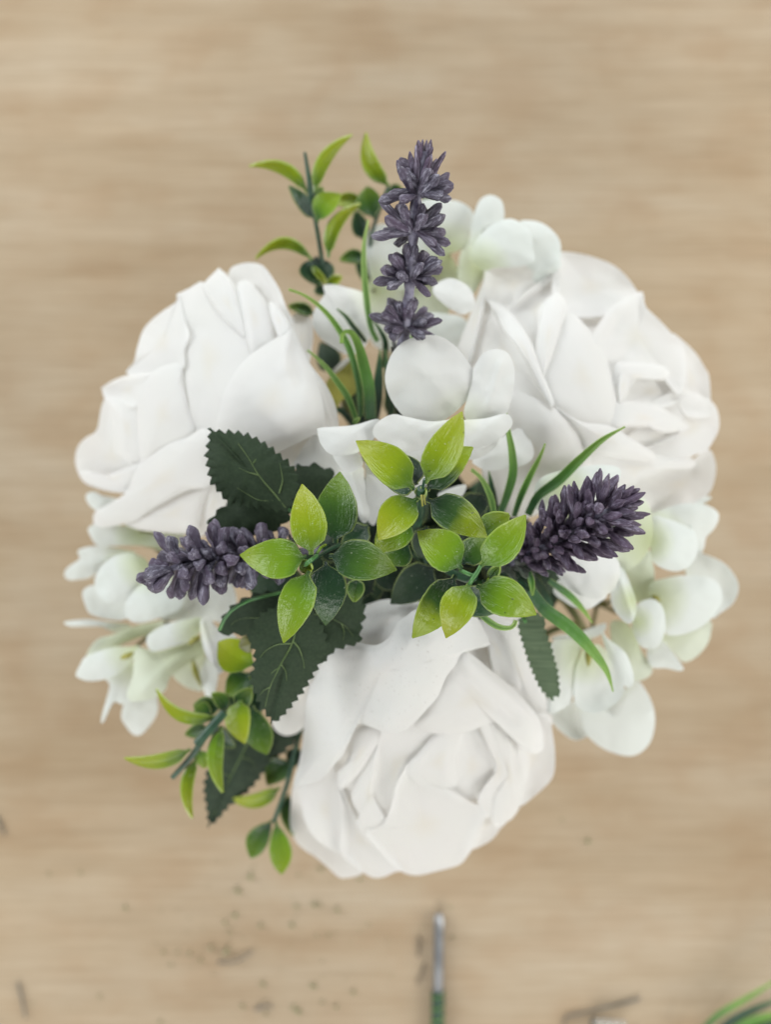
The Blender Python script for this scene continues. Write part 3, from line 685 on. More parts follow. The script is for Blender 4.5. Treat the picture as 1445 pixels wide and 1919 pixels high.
hydrangea(foot_for(1.1, 0.014), "hydrangea spray with large near petals in the middle, right behind the uppermost bright leaf rosette", [
    ((868, 785, 164), [], [
        ("890,858 950,815 975,804 996,830 999,856 976,873 920,881 893,872", 152, dict(bulge=2, **N_)),
        ("868,834 910,835 940,818 924,842 893,860 868,857", 158, dict(bulge=1, **N_)),
        ("733,668 753,644 784,631 820,630 848,645 869,668 887,698 885,722 876,747 846,777 815,793 784,788 762,783 741,760 727,733 723,703", 169, dict(bulge=3.0, tilt=(1, -3), ripple=0.9, crease=[((868, 770), (770, 670), 0.7, 16), ((840, 770), (745, 740), -0.5, 14)], **N_)),
        ("870,775 878,742 885,718 889,690 905,664 930,655 951,662 962,683 964,711 958,748 946,778 912,795 884,795", 171, dict(bulge=2.0, tilt=(2, -2), crease=[((940, 680), (915, 760), 0.7, 8)], **N_)),
        ("701,816 705,795 735,777 765,782 808,790 850,786 868,792 850,816 830,832 805,840 755,846 727,835", 170, dict(bulge=1.6, tilt=(0, -3), **N_)),
        ("866,788 875,787 911,784 948,776 960,794 940,819 905,837 869,842 848,828 850,800", 172, dict(bulge=1.5, tilt=(0, -3), **N_)),
    ]),
    ((680, 860, 160), [], [
        ("688,890 720,900 777,922 762,947 715,962 702,984 689,972 686,930", 146, dict(bulge=1.5, **N_)),
        ("690,845 740,838 800,840 805,870 800,905 770,925 700,915 685,880", 140, dict(bulge=1.5, **N_)),
        ("822,925 869,908 871,922 857,936 835,938", 148, dict(bulge=0.5, **N_)),
        ("553,877 559,854 578,825 600,808 622,815 640,850 650,900 625,917 590,905", 152, dict(bulge=2.5, tilt=(-3, 0), **N_)),
        ("638,886 677,874 683,900 686,937 693,955 690,974 680,979 668,958 658,921", 158, dict(bulge=1.5, tilt=(0, 0), crease=[((660, 890), (682, 965), 0.9, 6)], **N_)),
        ("627,850 668,847 680,870 662,883 647,884 633,870", 164, dict(bulge=1.2, tilt=(0, 4), **N_)),
        ("596,809 601,802 662,797 709,786 704,815 696,826 668,848 625,852 603,834", 168, dict(bulge=2.0, tilt=(0, 3), **N_)),
    ]),
], (780, 900, 80))

hydrangea(foot_for(5.9), "hydrangea spray of cupped greenish white petals at the right below the purple lavender tip", [
    ((1220, 1015, 118), [], [
        ("1222,966 1249,953 1284,944 1311,944 1330,949 1346,961 1346,977 1336,994 1324,1006 1320,1026 1309,1041 1300,1000 1260,985", 116, dict(bulge=1.8, tilt=(0, -3))),
        ("1303,944 1319,933 1334,931 1327,939 1312,946", 114, dict(bulge=0.4)),
        ("1150,960 1170,930 1188,922 1206,934 1218,952 1223,985 1221,1015 1212,1036 1195,1057 1172,1067 1150,1050 1140,1000", 132, dict(bulge=2.5, tilt=(0, 0), mat=M_HYD_G)),
        ("1224,970 1249,972 1275,981 1299,996 1308,1019 1304,1044 1288,1063 1266,1070 1240,1063 1224,1049 1220,1017", 128, dict(bulge=3.0, tilt=(0, 1)))]),
    ((1060, 925, 128), [], [
        ("1003,918 1014,897 1045,884 1085,876 1130,872 1162,880 1152,912 1100,945 1050,965 1008,955", 153, dict(bulge=2.0, tilt=(0, -2), mat=M_HYD)),
        ("1060,940 1110,915 1160,920 1175,960 1140,1010 1080,1010 1055,980", 132, dict(bulge=1.5, mat=M_HYD_G))]),
    ((1185, 1125, 116), [], [
        ("1217,1032 1225,1062 1227,1090 1218,1119 1201,1131 1187,1116 1177,1079 1168,1066 1195,1050", 117, dict(bulge=1.8, tilt=(5, 0), mat=M_HYD_G)),
        ("1038,1108 1055,1084 1100,1098 1137,1114 1123,1129 1103,1141 1080,1139 1058,1127", 136, dict(bulge=1.2, tilt=(0, 3), **N_)),
        ("1045,1072 1053,1086 1066,1103 1085,1114 1106,1120 1126,1119 1147,1107 1159,1086 1162,1066 1152,1044 1100,1008 1058,1030", 146, dict(bulge=2.6, **N_)),
        ("1158,1062 1170,1070 1182,1096 1193,1130 1189,1158 1178,1168 1160,1154 1148,1134 1145,1110 1154,1084", 134, dict(bulge=1.4, tilt=(6, 0), crease=[((1162, 1080), (1184, 1155), 1.0, 5)]))]),
    ((1228, 1122, 118), ["1224,1116,123 1232,1124,124 1238,1128,124"], [
        ("1243,1189 1284,1186 1330,1165 1333,1182 1326,1207 1305,1231 1282,1240 1266,1226 1241,1200", 104, dict(bulge=1.5, mat=M_HYD_G)),
        ("1288,1060 1309,1039 1330,1043 1355,1055 1373,1073 1384,1095 1382,1115 1370,1134 1351,1148 1335,1158 1328,1130 1318,1095 1290,1080", 108, dict(bulge=-1.5, tilt=(3, 0))),
        ("1221,1093 1249,1084 1284,1079 1326,1082 1346,1094 1353,1115 1349,1138 1328,1164 1302,1181 1270,1190 1247,1185 1243,1159 1231,1129 1217,1115", 120, dict(bulge=2.6, tilt=(0, 0)))]),
    ((1195, 1165, 116), [], [
        ("1148,1165 1175,1168 1195,1198 1203,1221 1222,1248 1219,1265 1198,1275 1181,1267 1174,1233 1151,1214 1145,1188", 110, dict(bulge=2.0, tilt=(3, 0), mat=M_HYD_G)),
        ("1239,1200 1259,1220 1280,1249 1276,1257 1249,1252 1222,1249 1214,1218", 112, dict(bulge=1.2, tilt=(0, 2))),
        ("1195,1134 1217,1123 1234,1128 1245,1147 1247,1177 1239,1203 1227,1215 1203,1211 1187,1182 1186,1162", 126, dict(bulge=2.6, tilt=(3, 0)))]),
    ((1100, 1225, 118), ["1101,1212,128 1103,1230,131 1103,1248,131"], [
        ("1088,1312 1136,1330 1163,1302 1191,1275 1212,1297 1225,1328 1227,1357 1219,1389 1200,1410 1175,1416 1140,1406 1113,1389 1096,1366", 106, dict(bulge=3.0, tilt=(0, -2))),
        ("1034,1351 1028,1336 1068,1320 1085,1313 1102,1363 1102,1379 1078,1386 1055,1373", 101, dict(bulge=-1.5, crease=[((1074, 1325), (1080, 1375), -1.2, 7)])),
        ("1034,1197 1051,1190 1078,1187 1105,1178 1135,1168 1130,1186 1107,1198 1092,1206 1060,1206", 118, dict(bulge=1.0, tilt=(0, 4))),
        ("1034,1206 1068,1199 1094,1203 1083,1237 1078,1276 1072,1310 1059,1325 1029,1336 1028,1305 1032,1250", 122, dict(bulge=2.0, tilt=(-2, 0))),
        ("1078,1276 1081,1250 1096,1217 1113,1209 1128,1213 1145,1237 1157,1264 1170,1287 1161,1310 1140,1327 1113,1336 1087,1327 1077,1305", 123, dict(bulge=-2.2, tilt=(0, 0))),
        ("1128,1182 1140,1197 1171,1222 1184,1250 1188,1276 1179,1288 1163,1277 1152,1252 1136,1218", 131, dict(bulge=1.6, tilt=(4, 0)))]),
], (1120, 1130, 60))

hydrangea(foot_for(3.4), "hydrangea spray of narrow greenish white petals under the grey lavender tip", [
    ((262, 1000, 96), ["262,996,99 275,992,99 290,1000,98"], [
        ("161,928 176,922 195,930 230,937 252,950 222,967 185,959 166,945", 101, dict(bulge=1.4)),
        ("236,984 300,991 345,998 325,1032 260,1022 234,1020", 92, dict(bulge=1, **G_)),
        ("183,976 179,980 165,991 170,1005 179,1019 192,1024 232,1022 300,1020 300,995 235,986 207,981", 97, dict(bulge=1.5))]),
    ((270, 1055, 98), [], [
        ("145,1032 172,1024 207,1026 255,1036 218,1043 195,1060 170,1081 145,1086 128,1086 120,1076 127,1063 149,1047", 94, dict(bulge=1.5, tilt=(0, -3), c=(175, 1052))),
        ("155,1108 179,1098 205,1125 241,1123 245,1150 220,1162 172,1151 160,1135", 101, dict(bulge=-1.0)),
        ("280,1095 330,1058 402,1058 432,1090 442,1130 432,1166 390,1162 340,1162 298,1156", 107, dict(bulge=2)),
        ("179,1080 193,1058 214,1043 235,1037 255,1040 277,1055 281,1094 249,1123 207,1129 187,1117 178,1098", 108, dict(bulge=3.0, tilt=(0, 0))),
        ("238,1125 268,1094 310,1088 342,1110 337,1140 300,1157 260,1167 236,1155", 111, dict(bulge=2.0))]),
    ((256, 1210, 104), ["226,1233,114.5 238,1229,115.5 250,1223,115"], [
        ("120,1166 158,1161 193,1164 245,1172 215,1185 193,1175 158,1174 133,1174", 96, dict(bulge=0.8)),
        ("161,1231 172,1209 188,1195 207,1191 248,1175 290,1165 306,1164 297,1187 262,1194 221,1211 193,1226 170,1234", 101, dict(bulge=1.4, tilt=(0, -3), **G_)),
        ("205,1286 199,1270 248,1240 252,1268 241,1303 233,1318 225,1319 212,1316 193,1353 190,1344", 101, dict(bulge=1.0, c=(225, 1280))),
        ("161,1231 207,1214 248,1212 257,1209 251,1230 236,1250 207,1269 172,1276 152,1272 142,1264 151,1245", 107, dict(bulge=1.8, tilt=(0, -1)))]),
    ((376, 1180, 106), ["354,1206,116 364,1199,117 376,1192,117", "361,1238,108 366,1258,109 376,1284,106"], [
        ("240,1307 276,1303 291,1302 295,1324 291,1343 276,1364 262,1377 248,1375 234,1358 227,1340", 95, dict(bulge=2.0, tilt=(0, -2))),
        ("324,1262 358,1237 382,1220 384,1268 381,1292 368,1294 343,1284", 99, dict(bulge=1, **G_)),
        ("388,1231 408,1251 406,1283 397,1309 388,1311 379,1283 376,1260", 106, dict(bulge=1.5, tilt=(3, 0))),
        ("255,1211 290,1221 330,1211 376,1199 383,1221 358,1240 320,1267 310,1291 290,1307 250,1314 238,1301 249,1265 251,1230", 108, dict(bulge=3.0, tilt=(0, 2), crease=[((340, 1225), (270, 1290), 1.0, 12)], **G_)),
        ("278,1190 311,1170 343,1162 377,1158 376,1181 355,1201 319,1213 288,1220 276,1210", 112, dict(bulge=1.6, tilt=(0, -3))),
        ("376,1162 389,1156 399,1167 411,1180 437,1189 446,1214 414,1261 402,1247 389,1234 381,1214 376,1189", 124, dict(bulge=1.5, tilt=(-3, 0), crease=[((378, 1165), (402, 1245), 1.2, 4)], **N_))]),
], (380, 1110, 62))
# ------------------------------------------------------------------ serrated rose leaves
def serrated(label, loc, leaflets, veins, mat, stalk=None, group="dark toothed rose leaves"):
    t = thing("rose_leaf", loc, label, "leaf", group)
    for k, (o, z, kw) in enumerate(leaflets):
        _seed[0] += 1
        kw = dict(kw); teeth = kw.pop('teeth', (26, 8))
        s = Sheet(o, z, n=300, rings=9, teeth=teeth, seed=_seed[0], ripple=kw.pop('ripple', 0.8), **kw)
        b = s.mesh("leaf_blade", mat, t, 0.4)
        for v in veins[k] if k < len(veins) else []:
            w, path = v
            p = catmull(parse(path)[:, :2], 16, closed=False)
            q = np.array([[a, c, s.at(a, c) + 0.10] for a, c in p])
            kk = 2 * TAN / PW * (H_CAM - z * .001)
            tube_w("vein", Wn(q), [max(0.3, 1 - i / 17) * w * 0.64 * kk for i in range(16)], M_VEIN, b, 6)
    if stalk: tube("leaf_stalk", stalk, 7, M_STEM, t, 20)
    return t

serrated("dark green toothed leaf with three lobes over the left rose, above the grey lavender sprig", foot_for(2.9, 0.02), [
    ("552,877 566,874 585,869 599,873 613,877 628,890 612,930 590,965 545,965 535,930", 158, dict(bulge=1.5, tilt=(2, 3), teeth=(10, 7))),
    ("421,945 408,958 391,976 403,992 440,1003 500,1003 545,962 470,925", 160, dict(bulge=1.5, teeth=(13, 8))),
    ("394,805 394,805 417,808 430,808 452,811 471,817 490,827 510,840 526,854 543,868 556,888 558,915 548,945 535,957 500,955 460,948 430,946 418,932 405,916 395,905 391,888 387,867 386,850 389,830", 167, dict(bulge=2.5, tilt=(1, -1), teeth=(30, 8), crease=[((445, 858), (535, 951), -1.0, 12)])),
], [[], [], [(3.2, "535,951 518,930 485,891 465,858 446,831"), (2.2, "523,924 529,902 527,883 524,868"), (2.2, "516,938 485,937 462,925 444,914"), (2.0, "484,890 465,885 448,877"), (2.0, "474,868 483,855 484,842")]], M_LEAF,
    "540,955,160 600,985,150 680,1010,120 735,1015,70")

serrated("dark green toothed leaf pointing down over the bottom rose, under the left bright leaf rosette", foot_for(3.6, 0.022), [
    ("411,1187 418,1155 445,1128 480,1112 530,1112 562,1150 532,1192 478,1206 455,1190 430,1189", 158, dict(bulge=1.5, teeth=(16, 7), tilt=(3, 0))),
    ("600,1108 640,1095 675,1112 684,1150 677,1178 674,1204 650,1211 625,1221 605,1238 578,1212 568,1160", 161, dict(bulge=1.5, teeth=(20, 7), tilt=(-1, 0), crease=[((575, 1140), (660, 1185), -1.0, 8)])),
    ("510,1355 510,1355 499,1338 487,1322 478,1302 470,1282 470,1262 475,1245 476,1222 468,1200 480,1160 520,1136 570,1136 602,1170 614,1215 605,1237 595,1252 583,1272 569,1294 553,1314 541,1329 521,1349", 166, dict(bulge=2.0, tilt=(0, -3), teeth=(34, 8), crease=[((555, 1170), (505, 1340), -1.2, 9)])),
], [[(2, "540,1160 500,1158 450,1160 430,1175")], [(2.2, "575,1150 610,1155 645,1172 662,1192"), (1.8, "640,1168 645,1185 643,1200")],
    [(3.2, "556,1160 549,1202 526,1245 505,1290 497,1325"), (2.4, "549,1202 560,1215 568,1238 570,1252"), (2.4, "546,1206 520,1208 500,1218 487,1232"), (1.8, "526,1245 535,1258 537,1276"), (1.8, "524,1250 508,1262 498,1276"), (1.6, "506,1288 494,1294 487,1303")]], M_LEAF,
    "411,1180,166 420,1160,168 432,1145,169 452,1132,169 476,1122,168 560,1100,150 660,1050,110 730,1025,70")

serrated("blurred dark toothed leaf hanging low at the lower left, beside the bottom rose", foot_for(4.0, 0.026), [
    ("480,1368 509,1360 546,1370 558,1382 541,1402 505,1430 483,1412", 100, dict(bulge=1, teeth=(12, 6))),
    ("391,1547 391,1547 386,1512 382,1472 392,1429 409,1378 440,1352 482,1362 503,1398 505,1426 487,1457 460,1487 427,1513 406,1537", 104, dict(bulge=2, tilt=(-1, -2), teeth=(30, 6), crease=[((450, 1390), (395, 1535), -1.0, 9)])),
], [[], [(2.2, "470,1380 445,1430 415,1490 398,1530"), (1.6, "450,1418 470,1425 480,1440"), (1.6, "432,1455 410,1450 396,1458")]], M_LEAF_B,
    "540,1385,98 600,1330,90 690,1150,75 735,1030,60")

def folded_leaf():
    t = thing("rose_leaf", foot_for(5.4, 0.024), "pale grey-green ribbed leaf seen from its back, folded at the right of the bottom rose", "leaf", "dark toothed rose leaves")
    _seed[0] += 1
    s = Sheet("972,1165 999,1149 1020,1157 1021,1172 1025,1187 1033,1208 1039,1232 1046,1260 1048,1287 1050,1303 1042,1305 1034,1312 1022,1301 1009,1283 993,1246 982,1213", 152, n=300, rings=10, teeth=(30, 5), seed=_seed[0], bulge=1.5, tilt=(4, -6), ripple=0.6)
    s.mesh("leaf_blade", M_LEAF_L, t, 0.45)
    tube("leaf_stalk", "985,1165,158 960,1130,140 880,1080,100 790,1035,70", 7, M_STEM, t)
folded_leaf()

# ------------------------------------------------------------------ boxwood sprigs of moulded plastic leaves
def sprig(label, loc, leaves, stems, top, group="boxwood sprigs"):
    t = thing("boxwood_sprig", loc, label, "sprig", group)
    for (path, w, mat, tap) in stems:
        tube("twig", path, w, mat, t, 22, 9, tap)
    for b, tip, w, mat, kw in leaves:
        leaf("leaf", t, mat, b, tip, w, **kw)
    if top is not None: stem_to_table(t, W(*top), 0.0013)
    return t

sprig("bright boxwood rosette over the left lavender, leftmost of three near ones", foot_for(2.7, 0.012), [
    ((610, 1052, 182), (610, 1172, 178), 70, M_BOX_D, dict(arch=3, bend=-4)),
    ((628, 1018, 184), (637, 884, 181), 78, M_BOX_M, dict(arch=3, bend=-2, twist=1)),
    ((616, 1042, 190), (744, 1068, 188), 76, M_BOX_M, dict(arch=4, bend=-4)),
    ((574, 1044, 195), (449, 1040, 189), 74, M_BOX, dict(arch=3, bend=-5)),
    ((579, 1070, 194), (531, 1205, 187), 64, M_BOX, dict(arch=3, bend=4, twist=-1)),
    ((583, 1040, 196), (566, 907, 193), 66, M_BOX_Y, dict(arch=3, bend=2)),
    ((560, 1055, 189), (584, 1068, 193), 22, M_BOX, dict(spike=False, arch=1)),
    ((668, 1085, 172), (664, 1128, 170), 30, M_BOX_M, dict()),
    ((690, 985, 160), (640, 1030, 158), 44, M_BOX_D, dict()),
], [("582,1052,194 600,1040,184 640,1020,155 700,1012,130", 7, M_STEM_D, 1.2), ("572,1058,194 582,1050,196 593,1041,191", 9, M_STEM, 0.8), ("593,1038,190 602,1026,188 611,1021,184", 6, M_BOX, 0.8)], (700, 1012, 128))

sprig("bright boxwood rosette over the white hydrangea petals, uppermost of three near ones", foot_for(1.3, 0.010), [
    ((767, 1018, 176), (718, 1052, 174), 62, M_BOX_M, dict(arch=1)),
    ((774, 975, 184), (702, 1034, 182), 62, M_BOX, dict(arch=2, bend=4)),
    ((781, 908, 182), (757, 852, 180), 46, M_DARK, dict()),
    ((776, 917, 184), (722, 905, 181), 40, M_BOX_D, dict(bend=6)),
    ((800, 920, 186), (887, 838, 188), 62, M_BOX_T, dict(arch=2, bend=-10)),
    ((783, 934, 195), (709, 1012, 195), 66, M_BOX_Y, dict(arch=2, bend=8, twist=-1)),
    ((801, 936, 195), (914, 1007, 193), 66, M_BOX_T, dict(arch=3, bend=-5)),
    ((775, 916, 198), (667, 826, 194), 68, M_BOX_Y, dict(arch=3, bend=7)),
    ((796, 906, 199), (866, 771, 200), 64, M_BOX_Y, dict(arch=3, bend=3, twist=1)),
    ((780, 930, 196), (797, 918, 199), 20, M_BOX_M, dict(spike=False)),
], [("789,915,199 790,935,192 785,970,170 775,1010,130", 15, M_STEM_D, 1.1), ("795,898,202 793,912,199 790,926,197", 5, M_STEM_D, 1.3),
    ("790,928,199 791,938,199.5 792,948,198", 5, M_OLIVE, 0.7), ("795,928,199 796,938,199.5 797,945,198", 4, M_OLIVE, 0.7)], (775, 1010, 128))

sprig("bright green boxwood rosette beside the purple lavender, lower right of the three near ones", foot_for(0.2, 0.012), [
    ((898, 1000, 182), (955, 964, 186), 46, M_BOX, dict(arch=1)),
    ((866, 1056, 186), (910, 1004, 184), 50, M_BOX_M, dict(arch=1)),
    ((860, 1112, 182), (930, 1148, 180), 56, M_BOX_D, dict()),
    ((854, 1078, 192), (773, 1196, 189), 66, M_BOX_T, dict(arch=3, bend=-6, twist=1)),
    ((866, 1066, 196), (782, 996, 193), 74, M_BOX, dict(arch=3, bend=6)),
    ((893, 1098, 194), (1006, 1152, 192), 72, M_BOX, dict(arch=3, bend=-4)),
    ((900, 1062, 197), (986, 965, 200), 62, M_BOX, dict(arch=3, bend=6)),
    ((881, 1092, 196), (836, 1196, 193), 64, M_BOX_Y, dict(arch=4, bend=3)),
    ((918, 1085, 190), (936, 1060, 188), 16, M_BOX_M, dict()),
], [("889,1080,196 880,1086,188 850,1075,165 800,1045,125", 15, M_STEM_D, 1.0), ("862,1068,195 875,1074,196 889,1080,196", 8, M_STEM, 1.0), ("881,1094,196 885,1086,197 889,1080,197", 8, M_STEM, 1.0),
    ("889,1080,197 896,1070,197 901,1060,197", 9, M_STEM, 0.8), ("858,1068,190 864,1058,193 872,1056,194", 5, M_STEM_D, 0.7), ("905,1088,193 912,1092,192 915,1084,190", 6, M_BOX_M, 0.7)], (800, 1045, 123))

sprig("boxwood sprig with arching leaves standing out at the top left, its bare dark tip up", foot_for(2.0, 0.02), [
    ((587, 588, 118), (541, 574, 120), 19, M_BOX_M, dict(bend=4)),
    ((593, 536, 110), (608, 552, 108), 18, M_BOX_D, dict()),
    ((593, 480, 116), (594, 536, 116), 66, M_BOX_D, dict(blunt=0.9, arch=2, spike=False)),
    ((612, 533, 117), (640, 518, 118), 16, M_BOX_Y, dict()),
    ((585, 500, 119), (612, 531, 118), 6, M_BOX_Y, dict()),
    ((584, 487, 121), (480, 485, 119), 19, M_BOX_Y, dict(bend=30, twist=2)),
    ((616, 482, 122), (676, 382, 121), 24, M_BOX_Y, dict(bend=-20, twist=-2)),
    ((590, 410, 120), (541, 348, 118), 26, M_BOX_D, dict(bend=3)),
    ((594, 415, 126), (638, 364, 125), 42, M_BOX, dict(bend=-12, blunt=1.1)),
    ((575, 360, 125), (467, 313, 123), 22, M_BOX_Y, dict(bend=22, twist=3)),
    ((590, 360, 127), (661, 254, 126), 23, M_BOX_Y, dict(bend=-18, twist=-3)),
    ((590, 372, 120), (604, 350, 118), 20, M_BOX_M, dict()),
], [("650,640,80 622,560,104 606,500,117 594,430,121 584,375,124", 9, M_STEM_D, 0.9), ("584,378,124 579,335,127 571,286,128", 13, M_STEM_D, 0.45)], (650, 640, 80))

sprig("half hidden boxwood sprig behind the upright lavender's left side, one leaf curling above it", foot_for(1.8, 0.02), [
    ((684, 483, 106), (637, 487, 106), 24, M_BOX_M, dict(bend=5)),
    ((681, 448, 105), (667, 394, 106), 30, M_BOX_D, dict()),
    ((680, 384, 110), (622, 378, 110), 28, M_BOX_Y, dict(bend=6)),
    ((702, 408, 112), (689, 349, 113), 46, M_BOX_M, dict(bend=-5, blunt=1.1)),
    ((728, 354, 110), (757, 364, 110), 26, M_BOX_M, dict()),
    ((729, 348, 115), (685, 248, 116), 29, M_BOX_Y, dict(bend=-16, twist=2)),
    ((690, 530, 100), (668, 470, 100), 22, M_BOX_D, dict()),
    ((790, 372, 106), (826, 386, 106), 18, M_BOX, dict()),
], [("720,640,75 700,540,92 695,450,104 718,375,111 728,350,113", 8, M_STEM_D, 0.9)], (720, 640, 74))

sprig("dark stemmed boxwood sprig at the lower left with a cut stem end and curled leaves", foot_for(3.8, 0.026), [
    ((452, 1320, 112), (478, 1350, 112), 60, M_DARK, dict()), ((455, 1330, 130), (430, 1262, 126), 44, M_BOX_D, dict()), ((470, 1345, 128), (480, 1270, 126), 46, M_BOX_D, dict()),
    ((466, 1262, 132), (424, 1305, 130), 50, M_BOX_M, dict()),
    ((478, 1246, 146), (408, 1203, 144), 64, M_BOX_Y, dict(bend=-8, blunt=1.15, arch=1)),
    ((395, 1340, 132), (364, 1326, 130), 34, M_BOX_M, dict(blunt=1.2, spike=False)),
    ((412, 1328, 131), (362, 1322, 130), 36, M_BOX_M, dict(blunt=1.1, spike=False)),
    ((472, 1322, 134), (500, 1414, 132), 50, M_BOX_M, dict(bend=4, blunt=1.2)),
    ((450, 1312, 142), (458, 1394, 138), 46, M_BOX_Y, dict(bend=10, twist=-3)),
    ((408, 1343, 140), (291, 1292, 138), 22, M_BOX_Y, dict(bend=-27, twist=3)),
    ((416, 1362, 140), (418, 1485, 136), 27, M_BOX, dict(bend=14, twist=2)),
    ((388, 1365, 128), (346, 1377, 126), 24, M_BOX_M, dict()),
    ((374, 1408, 128), (384, 1440, 126), 24, M_BOX, dict()),
    ((356, 1405, 134), (232, 1422, 132), 26, M_BOX_Y, dict(bend=-15, twist=2)),
    ((369, 1421, 130), (361, 1533, 128), 21, M_BOX_Y, dict(bend=15, twist=2)),
    ((425, 1330, 138), (396, 1300, 136), 26, M_BOX_M, dict(bend=5)), ((438, 1318, 140), (470, 1290, 138), 30, M_BOX_M, dict(bend=5)), ((400, 1362, 130), (440, 1400, 126), 30, M_BOX_D, dict(bend=5)),
    ((470, 1205, 150), (448, 1212, 148), 30, M_STEM_O, dict(spike=False)),
], [("640,1100,90 540,1200,98 460,1280,106 420,1335,128", 16, M_STEM_D, 0.9), ("420,1335,140 392,1367,141 369,1394,141", 17, M_STEM_D, 1.05), ("392,1365,134 362,1413,132 323,1457,129", 14, M_STEM_D, 0.7)], (640, 1100, 88))

sprig("boxwood sprig drooping beside the bottom rose's left edge, ending in two hanging leaves", foot_for(4.2, 0.022), [
    ((541, 1426, 100), (501, 1472, 100), 46, M_BOX_M, dict(bend=6)),
    ((540, 1490, 97), (549, 1566, 96), 24, M_BOX_M, dict(bend=6)),
    ((524, 1476, 103), (428, 1497, 103), 26, M_BOX_Y, dict(bend=-16, twist=2)),
    ((511, 1538, 104), (470, 1609, 103), 40, M_BOX_M, dict(bend=7, blunt=1.3, spike=False)),
    ((516, 1540, 106), (527, 1639, 105), 40, M_BOX, dict(bend=-3, blunt=1.3)),
    ((556, 1400, 98), (546, 1440, 98), 30, M_DARK, dict()),
], [("660,1150,80 590,1300,92 562,1373,98 540,1462,102 513,1540,105", 11, M_STEM_D, 0.8)], (660, 1150, 78))

# deep middle leaves: dark fill, shade of the gaps put into their colour
rng = random.Random(11)
inner = thing("boxwood_sprig", foot_for(5.2, 0.008), "boxwood sprig with dark leaves added as shade deep in the middle, between the three bright rosettes", "sprig", "boxwood sprigs")
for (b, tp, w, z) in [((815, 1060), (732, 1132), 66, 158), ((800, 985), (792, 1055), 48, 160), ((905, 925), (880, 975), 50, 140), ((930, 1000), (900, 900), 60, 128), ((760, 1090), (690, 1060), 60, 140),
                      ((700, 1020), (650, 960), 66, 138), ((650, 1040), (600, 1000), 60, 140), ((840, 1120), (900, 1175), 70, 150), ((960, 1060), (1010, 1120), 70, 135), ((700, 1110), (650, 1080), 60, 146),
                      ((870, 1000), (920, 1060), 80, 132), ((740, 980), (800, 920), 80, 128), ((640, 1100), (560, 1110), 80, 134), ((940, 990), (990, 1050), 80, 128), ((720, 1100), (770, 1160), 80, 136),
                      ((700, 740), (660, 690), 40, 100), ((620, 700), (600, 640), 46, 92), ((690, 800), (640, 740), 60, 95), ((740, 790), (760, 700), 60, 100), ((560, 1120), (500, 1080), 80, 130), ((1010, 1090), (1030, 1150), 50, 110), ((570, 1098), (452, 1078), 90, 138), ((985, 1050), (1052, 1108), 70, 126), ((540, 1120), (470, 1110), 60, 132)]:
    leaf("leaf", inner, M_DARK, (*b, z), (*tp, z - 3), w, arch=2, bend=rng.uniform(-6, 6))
for k in range(44):  # extra leaves added to darken the gaps
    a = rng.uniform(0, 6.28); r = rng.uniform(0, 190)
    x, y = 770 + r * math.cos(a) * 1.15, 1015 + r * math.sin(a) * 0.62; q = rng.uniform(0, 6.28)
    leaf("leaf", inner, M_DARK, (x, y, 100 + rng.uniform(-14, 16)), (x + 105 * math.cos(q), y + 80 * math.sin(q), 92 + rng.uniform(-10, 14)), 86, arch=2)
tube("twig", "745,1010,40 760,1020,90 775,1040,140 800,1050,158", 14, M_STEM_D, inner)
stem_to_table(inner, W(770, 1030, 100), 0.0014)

olive = thing("olive_leaf", foot_for(2.2, 0.01), "yellowish olive leaf with a pale rim, behind the grass blades near the left rose", "leaf")
petal(olive, "621,700 640,678 660,667 664,690 640,700 625,716", 122, M_HYD_N, bulge=1, name="pale_rim")
petal(olive, "613,714 640,692 661,676 667,713 664,738 641,750 627,768 619,742", 124, M_OLIVE, bulge=1.2, name="blade", tilt=(0, 2))
tube("leaf_stalk", "640,748,122 680,820,95 735,960,65", 6, M_STEM_O, olive)

# ------------------------------------------------------------------ grass tufts
def tuft(label, loc, blades, extra=()):
    t = thing("grass_tuft", loc, label, "grass tuft", "plastic grass tufts")
    for path, z0, z1, w, mat, kw in blades: blade("blade", t, mat, path, z0, z1, w, **kw)
    for path, w, mat in extra: tube("stalk", path, w, mat, t)
    return t
tuft("grass tuft below the upright lavender with one blade curled over at its tip", foot_for(1.9, 0.012), [
    ("700,800 708,730 712,655", 120, 140, 20, M_GRASS_D, {}), ("735,800 728,720 722,655", 120, 138, 16, M_GRASS_D, {}), ("752,800 742,730 735,660", 115, 136, 14, M_GRASS_D, {}), ("680,800 672,740 655,700", 110, 124, 16, M_GRASS_D, {}),
    ("664,800 640,770 606,762", 112, 118, 12, M_GRASS_D, {}),
    ("708,640 694,608 684,531 682,462 690,412", 132, 146, 10, M_GRASS_P, {}),
    ("686,641 663,613 648,593 632,579", 132, 140, 8, M_GRASS_D, {}),
    ("676,780 672,720 657,660 638,622 615,590 592,568 568,552 541,542", 135, 152, 11, M_GRASS, dict(wtip=0.25)),
    ("668,788 653,747 633,717 615,693 595,672 576,656", 150, 150, 10, M_GRASS_P, dict(wtip=0.2)),
    ("695,785 692,733 684,692 673,650 661,626 650,620 641,628 640,643", 142, 158, 21, M_GRASS, dict(wbase=0.9, wtip=0.3, arch=3)),
    ("662,794 668,788 674,783", 152, 153, 6, M_GRASS_P, {}),
    ("758,690 772,640 775,600", 128, 140, 9, M_GRASS, {}), ("718,690 722,640 700,600", 122, 136, 10, M_GRASS_D, {}),
], [("690,800,118 710,900,90 735,990,50", 9, M_STEM_D)])
